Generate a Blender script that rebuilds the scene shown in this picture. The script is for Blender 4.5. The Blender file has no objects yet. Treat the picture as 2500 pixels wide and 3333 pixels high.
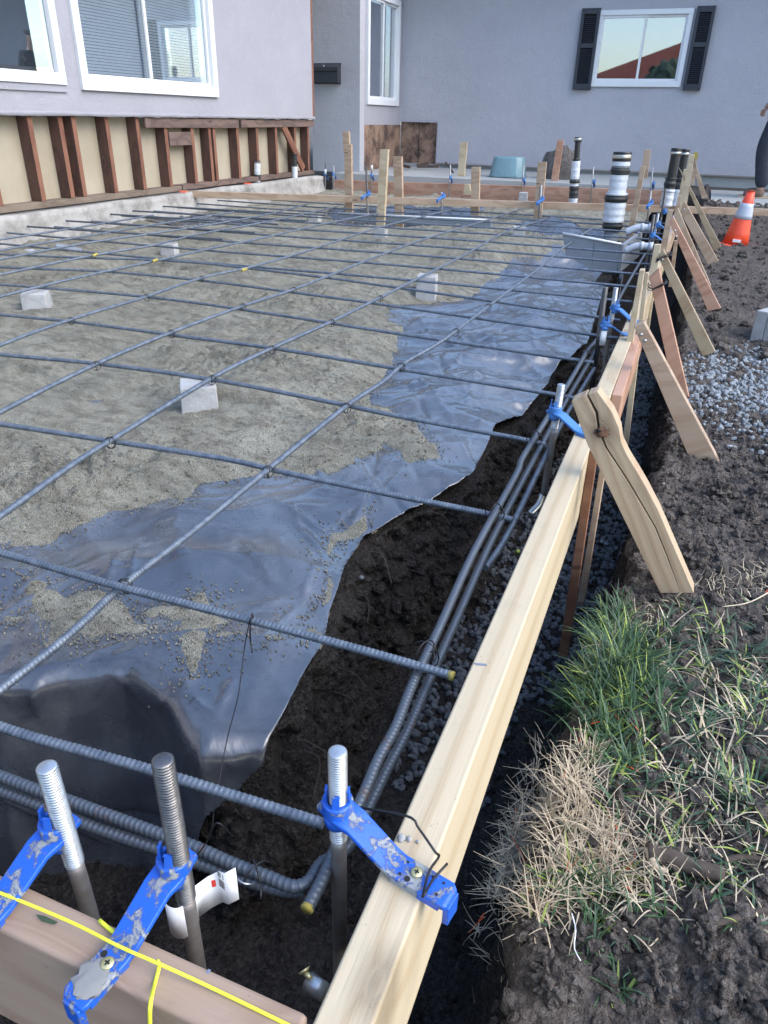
import bpy, bmesh, math, random
import numpy as np
from mathutils import Matrix, Vector
random.seed(5); rng = np.random.default_rng(5)
S = bpy.context.scene; C = S.collection; R = math.radians
# ------------------------------------------------------------ camera, sky, sun
YAW, PIT, ROL, FPX, H0 = 20.99087623, 28.36934217, 1.28061991, 2376.83, 0.52
def basis():
    y, p, r = R(YAW), R(PIT), R(ROL)
    F0 = np.array([-math.sin(y), math.cos(y), 0]); Rt = np.array([math.cos(y), math.sin(y), 0]); U = np.array([0, 0, 1.])
    F = F0*math.cos(p) - U*math.sin(p); Up = U*math.cos(p) + F0*math.sin(p)
    return Rt*math.cos(r) + Up*math.sin(r), Up*math.cos(r) - Rt*math.sin(r), F
CR, CU, CF = basis(); CAM = np.array([0, 0, H0])
cd = bpy.data.cameras.new('camera'); cam = bpy.data.objects.new('camera', cd); C.objects.link(cam)
cam.matrix_world = Matrix(((CR[0], CU[0], -CF[0], 0), (CR[1], CU[1], -CF[1], 0), (CR[2], CU[2], -CF[2], H0), (0, 0, 0, 1)))
cd.sensor_fit = 'VERTICAL'; cd.sensor_height = 36; cd.lens = FPX/3333*36; cd.clip_start = .01; cd.clip_end = 500
S.camera = cam
w = bpy.data.worlds.new("World"); S.world = w; w.use_nodes = True
nt = w.node_tree; bg = nt.nodes['Background']; sky = nt.nodes.new('ShaderNodeTexSky')
sky.sky_type = 'NISHITA'; sky.sun_disc = False; sky.sun_elevation = R(42); sky.sun_rotation = R(92)
sky.air_density = 1.0; sky.dust_density = 1.5; sky.ozone_density = 1.3
nt.links.new(sky.outputs[0], bg.inputs[0]); bg.inputs[1].default_value = 0.15
sl = bpy.data.lights.new('sun', 'SUN'); so = bpy.data.objects.new('sun', sl); C.objects.link(so)
sl.energy = .6; sl.angle = R(60); sl.color = (1, .975, .94)
so.rotation_euler = Vector((math.sin(R(92))*math.cos(R(42)), math.cos(R(92))*math.cos(R(42)), math.sin(R(42)))).to_track_quat('Z', 'Y').to_euler()
S.view_settings.view_transform = 'Standard'; S.view_settings.look = 'None'; S.view_settings.exposure = 1.85; S.view_settings.gamma = 1
# ------------------------------------------------------------ geometry of sight lines: a pixel of the 1659 px wide print -> a point on a real plane
K = 1.507
def _ray(x, y): return CF + CR*(x*K-1250)/FPX - CU*(y*K-1666.5)/FPX
def PZ(x, y, z): d = _ray(x, y); return CAM + d*((z-H0)/d[2])
def PX(x, y, X): d = _ray(x, y); return CAM + d*(X/d[0])
def PY(x, y, Y): d = _ray(x, y); return CAM + d*(Y/d[1])
def c7(x, y): return (x*.5, 1592.6+y*.5)
def c5(x, y): return (x*.5, 995.4+y*.5)
def c6(x, y): return (829.5+x*.5, 995.4+y*.5)
def c4(x, y): return (829.5+x*.5, 398.1+y*.5)
def c3(x, y): return (x*.5, 398.1+y*.5)
# ------------------------------------------------------------ noise (vectorised)
_perm = rng.permutation(256); _perm = np.concatenate([_perm]*3)
_g = rng.normal(size=(256, 3)); _g /= np.linalg.norm(_g, axis=1)[:, None]
def _h(i, j, k): return _perm[_perm[_perm[i & 255] + (j & 255)] + (k & 255)]
def pn(x, y, z=0.0):
    x, y, z = np.broadcast_arrays(np.asarray(x, float), np.asarray(y, float), np.asarray(z, float))
    xi, yi, zi = np.floor(x).astype(int), np.floor(y).astype(int), np.floor(z).astype(int)
    xf, yf, zf = x-xi, y-yi, z-zi
    u, v, s = [t*t*t*(t*(t*6-15)+10) for t in (xf, yf, zf)]
    def g(a, b, c):
        G = _g[_h(xi+a, yi+b, zi+c)]; return G[..., 0]*(xf-a)+G[..., 1]*(yf-b)+G[..., 2]*(zf-c)
    L = lambda a, b, t: a+t*(b-a)
    return L(L(L(g(0,0,0), g(1,0,0), u), L(g(0,1,0), g(1,1,0), u), v), L(L(g(0,0,1), g(1,0,1), u), L(g(0,1,1), g(1,1,1), u), v), s)
def fbm(x, y, z=0.0, o=4):
    r = 0; a = 1.
    for i in range(o): r = r + a*pn(x*2**i+7*i, y*2**i+3*i, z*2**i); a *= .5
    return r
def worley(x, y, z=0.0):
    x, y, z = np.broadcast_arrays(np.asarray(x, float), np.asarray(y, float), np.asarray(z, float))
    xi, yi, zi = np.floor(x).astype(int), np.floor(y).astype(int), np.floor(z).astype(int)
    best = np.full(x.shape, 9.)
    for a in (-1, 0, 1):
        for b in (-1, 0, 1):
            for c in ((-1, 0, 1) if np.ptp(z) > 0 else (0,)):
                hh = _h(xi+a, yi+b, zi+c); p = _g[hh]*.45+.5
                best = np.minimum(best, (xi+a+p[..., 0]-x)**2+(yi+b+p[..., 1]-y)**2+((zi+c+p[..., 2]-z)**2 if np.ptp(z) > 0 else 0))
    return np.sqrt(best)
def sst(a, b, x): t = np.clip((x-a)/(b-a), 0, 1); return t*t*(3-2*t)
# ------------------------------------------------------------ object helpers
def mesh(name, V, F, m=None, smooth=True, parent=None):
    me = bpy.data.meshes.new(name)
    if isinstance(F, np.ndarray):
        V = np.asarray(V, np.float32); n = F.shape[1]
        me.vertices.add(len(V)); me.vertices.foreach_set('co', V.ravel())
        me.loops.add(F.size); me.loops.foreach_set('vertex_index', F.astype(np.int32).ravel())
        me.polygons.add(len(F)); me.polygons.foreach_set('loop_start', np.arange(0, F.size, n, dtype=np.int32))
        me.polygons.foreach_set('loop_total', np.full(len(F), n, np.int32)); me.update(calc_edges=True)
    else:
        me.from_pydata([tuple(map(float, v)) for v in V], [], F)
    me.validate(); me.polygons.foreach_set('use_smooth', [smooth]*len(me.polygons))
    if m: me.materials.append(m)
    o = bpy.data.objects.new(name, me); C.objects.link(o)
    if parent: o.parent = parent
    return o
def tag(o, label=None, cat=None, group=None, kind=None):
    if label: o['label'] = label
    if cat: o['category'] = cat
    if group: o['group'] = group
    if kind: o['kind'] = kind
    return o
def empty(name, loc=(0, 0, 0), rz=0):
    o = bpy.data.objects.new(name, None); C.objects.link(o); o.location = loc; o.rotation_euler = (0, 0, rz); o.empty_display_size = .05; return o
def dup(o, parent=None):
    c = o.copy(); C.objects.link(c); c.parent = parent
    for ch in [x for x in bpy.data.objects if x.parent == o and x is not c]: dup(ch, c)
    return c
class MB:
    def __init__(s): s.V = []; s.F = []
    def add(s, V, F): n = len(s.V); s.V += [tuple(map(float, v)) for v in V]; s.F += [tuple(n+i for i in f) for f in F]; return s
    def box(s, a, b):
        x0, y0, z0 = a; x1, y1, z1 = b
        return s.add([(x0,y0,z0),(x1,y0,z0),(x1,y1,z0),(x0,y1,z0),(x0,y0,z1),(x1,y0,z1),(x1,y1,z1),(x0,y1,z1)], [(0,3,2,1),(4,5,6,7),(0,1,5,4),(1,2,6,5),(2,3,7,6),(3,0,4,7)])
    def prism(s, pts, off):     # polygon pts (3D) extruded by vector off
        n = len(pts); P = [np.array(p, float) for p in pts]; off = np.array(off, float)
        nrm = sum(np.cross(P[i]-P[0], P[(i+1) % n]-P[0]) for i in range(1, n-1))
        if nrm @ off > 0: P = P[::-1]
        return s.add(P+[p+off for p in P], [tuple(range(n))]+[tuple(range(2*n-1, n-1, -1))]+[(i, n+i, n+(i+1) % n, (i+1) % n) for i in range(n)])
    def tube(s, path, r, n=8, caps=True):
        P = np.array(path, float); m = len(P); rr = np.full(m, r) if np.isscalar(r) else np.array(r, float)
        T = np.gradient(P, axis=0); T /= np.linalg.norm(T, axis=1)[:, None]+1e-12
        up = np.array([0, 0, 1.]) if abs(T[0][2]) < .9 else np.array([1., 0, 0]); V = []
        for i in range(m):
            a = up - T[i]*(up@T[i]); a /= np.linalg.norm(a)+1e-12; b = np.cross(T[i], a); up = a
            for k in range(n): t = 2*math.pi*k/n; V.append(P[i]+rr[i]*(a*math.cos(t)+b*math.sin(t)))
        F = [(i*n+k, i*n+(k+1) % n, (i+1)*n+(k+1) % n, (i+1)*n+k) for i in range(m-1) for k in range(n)]
        if caps: F += [tuple(range(n))[::-1], tuple((m-1)*n+k for k in range(n))]
        return s.add(V, F)
    def lathe(s, prof, c=(0, 0, 0), n=16):
        V = [(c[0]+r*math.cos(2*math.pi*k/n), c[1]+r*math.sin(2*math.pi*k/n), c[2]+z) for r, z in prof for k in range(n)]
        F = [(i*n+k, i*n+(k+1) % n, (i+1)*n+(k+1) % n, (i+1)*n+k) for i in range(len(prof)-1) for k in range(n)]
        F += [tuple(range(n))[::-1], tuple((len(prof)-1)*n+k for k in range(n))]
        return s.add(V, F)
    def build(s, name, m=None, parent=None, smooth=False, bevel=0, seg=2):
        o = mesh(name, s.V, s.F, m, smooth, parent)
        if bevel:
            b = o.modifiers.new('bevel', 'BEVEL'); b.width = bevel; b.segments = seg; b.limit_method = 'ANGLE'; b.angle_limit = R(40)
            for p in o.data.polygons: p.use_smooth = True
            o.modifiers.new('wn', 'WEIGHTED_NORMAL')
        return o
def resample(P, step):
    P = np.array(P, float)
    if len(P) > 2:     # Catmull-Rom through the points
        Q = np.vstack([2*P[0]-P[1], P, 2*P[-1]-P[-2]]); out = []
        for i in range(1, len(Q)-2):
            for t in np.linspace(0, 1, 12, endpoint=False):
                a, b, c, d = Q[i-1], Q[i], Q[i+1], Q[i+2]
                out.append(.5*((2*b)+(-a+c)*t+(2*a-5*b+4*c-d)*t*t+(-a+3*b-3*c+d)*t**3))
        P = np.array(out+[Q[-2]])
    d = np.concatenate([[0], np.cumsum(np.linalg.norm(np.diff(P, axis=0), axis=1))]); n = max(2, int(d[-1]/step)+1)
    s = np.linspace(0, d[-1], n); return np.stack([np.interp(s, d, P[:, k]) for k in range(3)], 1), s
# ------------------------------------------------------------ materials
def mat(name, col=(.5, .5, .5), rough=.6, metal=0.0, spec=.5):
    m = bpy.data.materials.new(name); m.use_nodes = True; b = m.node_tree.nodes['Principled BSDF']
    b.inputs['Base Color'].default_value = (*col, 1); b.inputs['Roughness'].default_value = rough; b.inputs['Metallic'].default_value = metal
    b.inputs['Specular IOR Level'].default_value = spec; return m
class NT:
    def __init__(s, m): s.t = m.node_tree; s.b = s.t.nodes['Principled BSDF']; s.tc = s.t.nodes.new('ShaderNodeTexCoord')
    def n(s, ty, **k):
        o = s.t.nodes.new(ty)
        for a, v in k.items():
            if a in o.inputs: o.inputs[a].default_value = v
            else: setattr(o, a, v)
        return o
    def l(s, a, b): s.t.links.new(a, b)
    def coord(s, which='Object', sc=(1, 1, 1)):
        mp = s.n('ShaderNodeMapping'); mp.inputs['Scale'].default_value = sc; s.l(s.tc.outputs[which], mp.inputs[0]); return mp.outputs[0]
    def noise(s, vec, scale, detail=4, rough=.6, dist=0): 
        o = s.n('ShaderNodeTexNoise'); o.inputs['Scale'].default_value = scale; o.inputs['Detail'].default_value = detail; o.inputs['Roughness'].default_value = rough; o.inputs['Distortion'].default_value = dist
        s.l(vec, o.inputs['Vector']); return o.outputs['Fac']
    def ramp(s, fac, stops):
        o = s.n('ShaderNodeValToRGB'); e = o.color_ramp.elements
        while len(e) < len(stops): e.new(.5)
        for i, (p, c) in enumerate(stops): e[i].position = p; e[i].color = (*c, 1) if len(c) == 3 else c
        s.l(fac, o.inputs[0]); return o.outputs[0]
    def mix(s, fac, a, b, mode='MIX'):
        o = s.n('ShaderNodeMix', data_type='RGBA', blend_type=mode)
        for v, i in ((fac, 0), (a, 6), (b, 7)):
            if hasattr(v, 'links'): s.l(v, o.inputs[i])
            else: o.inputs[i].default_value = v if i == 0 else (*v, 1)
        return o.outputs[2]
    def math(s, op, a, b=0):
        o = s.n('ShaderNodeMath', operation=op)
        for i, v in enumerate((a, b)):
            if hasattr(v, 'links'): s.l(v, o.inputs[i])
            else: o.inputs[i].default_value = v
        return o.outputs[0]
    def bump(s, h, dist=.002, strength=1):
        o = s.n('ShaderNodeBump'); o.inputs['Distance'].default_value = dist; o.inputs['Strength'].default_value = strength; s.l(h, o.inputs['Height'])
        s.l(o.outputs[0], s.b.inputs['Normal']); return o
    def col(s, c): s.l(c, s.b.inputs['Base Color'])
    def rough(s, c): s.l(c, s.b.inputs['Roughness'])
def wood(name, light, dark, knots=.5, ring=26, rough=.62, stain=None, smoothk=1):
    m = mat(name, light, rough); t = NT(m)
    oi = t.n('ShaderNodeObjectInfo'); base = t.tc.outputs['Object']
    off = t.n('ShaderNodeVectorMath', operation='ADD'); t.l(base, off.inputs[0])
    rnd = t.n('ShaderNodeVectorMath', operation='SCALE'); rnd.inputs['Scale'].default_value = 40; t.l(oi.outputs['Random'], rnd.inputs[0]); t.l(rnd.outputs[0], off.inputs[1])
    mp = t.n('ShaderNodeMapping'); mp.inputs['Scale'].default_value = (2.2, 9, 9); t.l(off.outputs[0], mp.inputs[0])
    # knots
    kn = t.n('ShaderNodeTexVoronoi'); kn.inputs['Scale'].default_value = 1.0; mk = t.n('ShaderNodeMapping'); mk.inputs['Scale'].default_value = (4.5, 13, 13); t.l(off.outputs[0], mk.inputs[0]); t.l(mk.outputs[0], kn.inputs['Vector'])
    kd = t.ramp(kn.outputs['Distance'], [(0, (1, 1, 1)), (.16*knots+.01, (.8, .8, .8)), (.2*knots+.012, (0, 0, 0))])
    # figure: growth rings cut lengthwise, warped, bulging round the knots
    n1 = t.noise(mp.outputs[0], .55, 3, .5, .3)
    warp = t.math('MULTIPLY', t.ramp(kn.outputs['Distance'], [(0, (1, 1, 1)), (.5, (0, 0, 0))]), .35)
    ph = t.math('ADD', t.math('MULTIPLY', n1, ring), t.math('MULTIPLY', warp, 6))
    band = t.math('PINGPONG', ph, 1.0)
    fine = t.noise(t.coord('Object', (12, 420, 420)), 1, 3, .7)
    bandc = t.ramp(band, [(0, (0, 0, 0)), (.55, (.25, .25, .25)), (.9, (1, 1, 1)), (1, (.4, .4, .4))])
    c = t.mix(bandc, light, dark)
    c = t.mix(t.math('MULTIPLY', t.ramp(fine, [(.35, (0, 0, 0)), (.7, (1, 1, 1))]), .28), c, tuple(v*.68 for v in dark))
    big = t.noise(off.outputs[0], 5, 4, .6); c = t.mix(t.math('MULTIPLY', t.ramp(big, [(.4, (0, 0, 0)), (.75, (1, 1, 1))]), .35), c, tuple(v*.85 for v in light) if stain is None else stain)
    smg = t.noise(off.outputs[0], 11, 5, .7); c = t.mix(t.ramp(smg, [(.58, (0, 0, 0)), (.78, (.5, .5, .5))]), c, tuple(v*.55 for v in light)); sp2 = t.noise(off.outputs[0], 150, 3, .7); c = t.mix(t.ramp(sp2, [(.68, (0, 0, 0)), (.74, (.55, .55, .55))]), c, (.09, .07, .05))
    c = t.mix(t.math('MULTIPLY', kd, .85), c, tuple(v*.38 for v in dark))
    t.col(c); t.bump(t.math('ADD', t.math('MULTIPLY', fine, .6), t.math('MULTIPLY', band, .25)), .0006*smoothk, .8)
    return m
M = {}
M['pine'] = wood('pine_pale', (.50, .42, .29), (.40, .30, .19), .45, 9, stain=(.52, .44, .27))
M['fir'] = wood('fir_pink', (.47, .28, .19), (.33, .165, .10), .4, 12)
M['fir2'] = wood('fir_tan', (.43, .325, .23), (.31, .205, .13), .5, 14)
M['olive'] = wood('pine_olive', (.36, .285, .185), (.25, .175, .10), .5, 10)
M['brownwet'] = wood('stake_brown', (.26, .13, .075), (.17, .075, .04), .3, 12)
M['oldstud'] = wood('old_stud', (.10, .050, .037), (.055, .028, .022), .4, 8, .8)
M['oldedge'] = wood('old_stud_lit', (.22, .10, .06), (.13, .05, .03), .4, 8, .8)  # lighter copy of the old stud wood, brightness of lit faces in its colour
M['oldgrey'] = wood('old_grey_board', (.17, .115, .095), (.09, .06, .05), .5, 10, .85, stain=(.05, .04, .038))
M['sill'] = wood('sill_plate', (.21, .165, .125), (.12, .09, .065), .5, 10, .85, stain=(.05, .045, .04))
M['nearbrd'] = wood('near_board', (.36, .265, .195), (.28, .19, .135), .35, 7)
def soil(name, c1, c2, c3, sc=1.0, bumpd=.004):
    m = mat(name, c2, .95, spec=.15); t = NT(m); v = t.coord('Object')
    a = t.noise(v, 9*sc, 6, .65); b = t.noise(v, 120*sc, 6, .75); d = t.noise(v, 700*sc, 3, .7)
    c = t.mix(t.ramp(a, [(.38, (0, 0, 0)), (.62, (1, 1, 1))]), c1, c2)
    c = t.mix(t.ramp(b, [(.45, (0, 0, 0)), (.7, (1, 1, 1))]), c, c3)
    vo = t.n('ShaderNodeTexVoronoi'); vo.inputs['Scale'].default_value = 150*sc; t.l(v, vo.inputs['Vector']); v2 = t.n('ShaderNodeTexVoronoi'); v2.inputs['Scale'].default_value = 430*sc; t.l(v, v2.inputs['Vector'])
    t.col(c); t.bump(t.math('ADD', t.math('ADD', t.math('MULTIPLY', vo.outputs['Distance'], -1.1), t.math('MULTIPLY', v2.outputs['Distance'], -.5)), t.math('ADD', b, t.math('MULTIPLY', d, .35))), bumpd, 1)
    return m
M['soil'] = soil('garden_soil', (.075, .064, .056), (.135, .116, .102), (.23, .205, .183), 1.0, .007)
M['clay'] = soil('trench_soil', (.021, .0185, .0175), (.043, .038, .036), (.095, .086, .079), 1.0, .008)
M['dryclod'] = soil('dry_clod', (.10, .085, .074), (.165, .142, .124), (.25, .225, .20), 1.4, .006)
def sandm():
    m = mat('sand', (.3, .27, .2), .95, spec=.2); t = NT(m); v = t.coord('Object')
    a = t.noise(v, 2.2, 6, .65, .8); g = t.noise(v, 900, 2, .8); g2 = t.noise(v, 320, 4, .8); md = t.noise(t.coord('Object', (1, 2.2, 1)), 14, 6, .7)
    c = t.mix(t.ramp(a, [(.35, (0, 0, 0)), (.65, (1, 1, 1))]), (.33, .32, .25), (.48, .465, .38))
    c = t.mix(t.math('MULTIPLY', t.ramp(md, [(.44, (0, 0, 0)), (.60, (1, 1, 1))]), .85), c, (.185, .172, .132))
    vo = t.n('ShaderNodeTexVoronoi'); vo.inputs['Scale'].default_value = 420; t.l(v, vo.inputs['Vector'])
    c = t.mix(t.ramp(g, [(.5, (0, 0, 0)), (.64, (.8, .8, .8))]), c, (.60, .57, .48))
    c = t.mix(t.ramp(g2, [(.32, (.85, .85, .85)), (.47, (0, 0, 0))]), c, (.08, .075, .06))
    t.col(c); t.bump(t.math('ADD', t.math('MULTIPLY', vo.outputs['Distance'], 1.0), t.math('ADD', g2, t.math('MULTIPLY', md, 3.0))), .007, 1)
    return m
M['sand'] = sandm()
def plasticm():
    m = mat('black_plastic', (.03, .036, .05), .24, spec=1.0); m.node_tree.nodes['Principled BSDF'].inputs['Coat Weight'].default_value = .55; m.node_tree.nodes['Principled BSDF'].inputs['Coat IOR'].default_value = 1.7; m.node_tree.nodes['Principled BSDF'].inputs['Coat Roughness'].default_value = .21; t = NT(m); v = t.coord('Object')
    d = t.noise(v, 2.6, 6, .68, .5); f = t.noise(v, 160, 3, .7); fc = t.ramp(d, [(.40, (0, 0, 0)), (.72, (.65, .65, .65))])
    c = t.mix(t.math('MULTIPLY', fc, t.ramp(f, [(.3, (.4, .4, .4)), (.7, (1, 1, 1))])), (.034, .040, .054), (.23, .25, .27)); t.col(c)
    t.rough(t.ramp(t.noise(v, 7, 5, .7), [(.3, (.20, .20, .20)), (.75, (.38, .38, .38))]))
    t.bump(t.noise(v, 26, 3, .5, 1.2), .003, .35)
    return m
M['plastic'] = plasticm()
def stucco(name, a, b):
    m = mat(name, a, .9, spec=.2); t = NT(m); v = t.coord('Object')
    c = t.mix(t.ramp(t.noise(v, 1.6, 6, .7), [(.35, (0, 0, 0)), (.7, (1, 1, 1))]), a, b)
    c = t.mix(t.ramp(t.noise(v, 7, 5, .75), [(.66, (0, 0, 0)), (.8, (.35, .35, .35))]), c, tuple(x*.72 for x in a))
    c = t.mix(t.ramp(t.noise(v, 2.3, 6, .75, .6), [(.60, (0, 0, 0)), (.72, (.4, .4, .4))]), c, tuple(min(1, x*1.22) for x in b)); c = t.mix(t.ramp(t.noise(v, 240, 4, .8), [(.3, (.22, .22, .22)), (.5, (0, 0, 0))]), c, tuple(x*.6 for x in a)); t.col(c); t.bump(t.math('ADD', t.noise(v, 75, 6, .8), t.math('MULTIPLY', t.noise(v, 9, 4, .7), 1.6)), .008, .7); return m
M['stucco'] = stucco('lavender_stucco', (.315, .315, .35), (.35, .35, .388))
M['stucco2'] = stucco('stucco_lightened', (.375, .375, .405), (.42, .42, .45))  # same stucco, colour raised because the camera-facing walls catch little light
def simple(name, a, b, sc, rough, bumpd=.002, metal=0, lo=.35, hi=.7, coord='Object', spec=.5):
    m = mat(name, a, rough, metal, spec); t = NT(m); v = t.coord(coord)
    n = t.noise(v, sc, 6, .7); t.col(t.mix(t.ramp(n, [(lo, (0, 0, 0)), (hi, (1, 1, 1))]), a, b))
    if bumpd: t.bump(t.noise(v, sc*3, 4, .7), bumpd, .8)
    return m
M['concrete'] = simple('concrete', (.32, .32, .31), (.42, .42, .41), 30, .92, .003)
M['stem'] = simple('old_foundation', (.34, .33, .31), (.13, .12, .105), 6, .95, .008, lo=.42, hi=.72)
M['slab'] = simple('concrete_path', (.27, .285, .285), (.34, .35, .34), 3, .9, .003)
M['panel'] = simple('drywall_back', (.31, .27, .20), (.37, .33, .255), 3, .9, .001)
M['white'] = simple('white_vinyl', (.60, .62, .64), (.67, .69, .70), 4, .4, 0)
M['blackpaint'] = simple('shutter_paint', (.018, .022, .032), (.028, .033, .045), 30, .55, .0006)
M['rebar'] = simple('rebar_steel', (.105, .13, .165), (.20, .23, .265), 60, .48, .0008, .5, .4, .66)
M['rebar2'] = simple('rebar_rusty', (.10, .12, .145), (.14, .08, .045), 38, .5, .0008, .5, .6, .74)
M['rib'] = M['rebar']
M['zinc'] = simple('galvanised', (.42, .44, .46), (.60, .62, .63), 60, .36, .0004, .85)
M['darkbolt'] = simple('dark_bolt', (.11, .11, .115), (.22, .21, .20), 80, .36, .0004, .85)
M['rod'] = simple('dull_rod', (.30, .29, .28), (.20, .17, .15), 40, .5, .0006, .6)
M['wire'] = mat('tie_wire', (.035, .035, .038), .45, .7)
def bluem():
    m = mat('blue_plastic', (.015, .10, .50), .42, spec=.5); t = NT(m); v = t.coord('Object')
    n = t.noise(v, 85, 8, .75, .3); n0 = t.noise(v, 22, 3, .6); n2 = t.noise(v, 400, 3, .7)
    f = t.ramp(t.math('ADD', t.math('MULTIPLY', n, .6), t.math('MULTIPLY', n0, .4)), [(.525, (0, 0, 0)), (.56, (1, 1, 1))])
    base = t.mix(t.ramp(n2, [(.35, (0, 0, 0)), (.75, (.35, .35, .35))]), (.012, .095, .50), (.03, .13, .46))
    t.col(t.mix(f, base, t.mix(n2, (.16, .18, .20), (.36, .37, .37)))); t.rough(t.ramp(f, [(0, (.38, .38, .38)), (1, (.9, .9, .9))]))
    t.bump(t.math('ADD', f, t.math('MULTIPLY', n2, .4)), .0009, .8); return m
M['blue'] = bluem(); M['bluefar'] = mat('blue_plastic_clean', (.05, .17, .45), .5)
M['cement'] = simple('dried_cement', (.30, .31, .31), (.44, .44, .43), 160, .95, .002)
M['brass'] = mat('zinc_yellow', (.62, .55, .28), .35, .7)
M['dark'] = mat('dark_recess', (.01, .01, .01), .8)
M['yellow'] = mat('yellow_string', (.78, .80, .05), .6); M['yel2'] = simple('yellow_paint', (.48, .36, .04), (.22, .22, .10), 160, .7, 0)
M['orange'] = simple('cone_orange', (.85, .085, .03), (.75, .07, .025), 20, .45, 0); M['reflect'] = mat('reflective_collar', (.42, .46, .52), .4)
M['opaint'] = simple('orange_paint', (.75, .09, .03), (.5, .10, .06), 60, .8, 0)
M['abs'] = mat('black_pipe', (.014, .015, .018), .35); M['wrap'] = simple('white_wrap', (.52, .56, .60), (.62, .65, .68), 25, .4, .004)
M['tape'] = simple('black_tape', (.012, .016, .016), (.03, .035, .035), 60, .28, .006); M['clamp'] = mat('steel_clamp', (.55, .55, .52), .3, .9)
M['foam'] = simple('grey_panel', (.20, .225, .255), (.26, .285, .31), 4, .6, .0006); M['pvc'] = mat('white_pvc', (.45, .48, .52), .4)
M['bin'] = simple('teal_plastic', (.13, .235, .27), (.17, .28, .31), 5, .35, 0); M['rock'] = simple('boulder', (.20, .185, .175), (.08, .07, .065), 5, .95, .03)
M['gravel'] = simple('blue_gravel', (.05, .057, .065), (.12, .13, .14), 34, .85, .002); M['gravel2'] = simple('pale_gravel', (.15, .17, .185), (.33, .36, .375), 34, .85, .002)
M['ply'] = simple('old_plywood', (.26, .17, .12), (.07, .045, .036), 6, .9, .004, lo=.42, hi=.6)
M['paper'] = mat('tag_paper', (.72, .73, .74), .6); M['ink'] = mat('tag_ink', (.02, .02, .02), .7); M['redink'] = mat('tag_red', (.6, .04, .03), .7)
M['green'] = simple('grass_green', (.028, .075, .020), (.055, .125, .040), 9, .6, 0, coord='Object'); M['green2'] = simple('grass_blue_green', (.030, .070, .036), (.055, .11, .058), 9, .55, 0)
M['straw'] = simple('dry_grass', (.38, .30, .20), (.60, .52, .38), 12, .8, 0); M['lime'] = mat('yellow_green_blade', (.25, .32, .06), .6)
M['opgrass'] = mat('orange_painted_blade', (.70, .12, .03), .7); M['twig'] = simple('twig', (.045, .033, .026), (.09, .07, .055), 40, .9, .001)
M['blind'] = simple('blind_slats', (.74, .76, .78), (.80, .82, .84), 3, .6, 0); M['screen'] = mat('window_interior', (.09, .10, .115), .8)
M['leaf'] = mat('dark_leaf', (.05, .08, .04), .5); M['pencil'] = mat('blue_chalk', (.16, .19, .26), .8)
M['jeans'] = simple('dark_trousers', (.022, .026, .038), (.035, .04, .055), 30, .9, .002); M['jacket'] = simple('dark_jacket', (.018, .02, .026), (.03, .032, .04), 30, .9, .002)
M['skin'] = mat('skin', (.42, .25, .17), .5); M['hair'] = mat('hair', (.02, .015, .012), .6); M['shoe'] = simple('brown_shoe', (.10, .06, .04), (.15, .10, .07), 30, .7, .001); M['sole'] = mat('tan_sole', (.30, .25, .18), .8)
M['tile'] = simple('roof_tiles', (.50, .13, .07), (.34, .08, .045), 8, .8, .01); M['fol'] = simple('foliage', (.03, .05, .02), (.06, .09, .035), 3, .8, 0); M['roof'] = simple('roof_shingle', (.10, .095, .09), (.16, .15, .14), 8, .9, .004)
def glassm():
    m = mat('window_glass', (1, 1, 1), .02); t = m.node_tree; t.nodes.remove(t.nodes['Principled BSDF'])
    g = t.nodes.new('ShaderNodeBsdfGlossy'); g.inputs['Roughness'].default_value = .015; g.inputs['Color'].default_value = (.95, .97, 1, 1)
    tr = t.nodes.new('ShaderNodeBsdfTransparent'); tr.inputs['Color'].default_value = (.80, .84, .86, 1)
    mx = t.nodes.new('ShaderNodeMixShader'); fr = t.nodes.new('ShaderNodeLayerWeight'); fr.inputs['Blend'].default_value = .5; rp = t.nodes.new('ShaderNodeValToRGB'); rp.color_ramp.elements[0].color = (.22, .22, .22, 1); rp.color_ramp.elements[1].color = (.95, .95, .95, 1); rp.color_ramp.interpolation = 'EASE'
    t.links.new(fr.outputs['Facing'], rp.inputs[0]); t.links.new(rp.outputs[0], mx.inputs[0]); t.links.new(tr.outputs[0], mx.inputs[1]); t.links.new(g.outputs[0], mx.inputs[2])
    t.links.new(mx.outputs[0], t.nodes['Material Output'].inputs[0]); return m
M['glass'] = glassm(); M['glass2'] = glassm(); M['glass2'].node_tree.nodes['Color Ramp'].color_ramp.elements[0].color = (.08, .08, .08, 1); M['glass2'].node_tree.nodes['Color Ramp'].color_ramp.elements[1].color = (.75, .75, .75, 1)
# ------------------------------------------------------------ ground heights
_ep = [(1350, 545), (1310, 600), (1285, 690), (1268, 740), (1190, 800), (1180, 840), (1068, 932), (1060, 950), (1012, 1038), (990, 1050), (870, 1100), (785, 1150), (742, 1230), (708, 1330), (694, 1400), (645, 1480), (596, 1570)]
XE = np.array([(9, -.33)]+[(PZ(x, y, -.163)[1], PZ(x, y, -.163)[0]) for x, y in _ep]+[(.50, -.365), (.0, -.40)])[::-1]
def xe(y): return np.interp(y, XE[:, 0], XE[:, 1])
def yw(x): return np.interp(x, [-1.7, -.9, -.74, -.67, -.60, -.53, -.47, -.43, -.36, -.3], [.50, .50, .50, .565, .605, .59, .55, .528, .57, .62])
def bank(y): return np.interp(y, [.1, .35, .7, .8, 1.0, 1.3, 2, 4, 5.5, 7.3], [-.078, -.078, -.075, -.072, -.068, -.035, -.008, -.008, 0, 0])
def padz(x, y): return -.160 + .012*pn(x*1.3, y*1.3, 2.2)
def hole(x, y, cx, cy, rx, ry): return sst(1.0, .45, np.hypot((x-cx)/rx, (y-cy)/ry))
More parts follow.
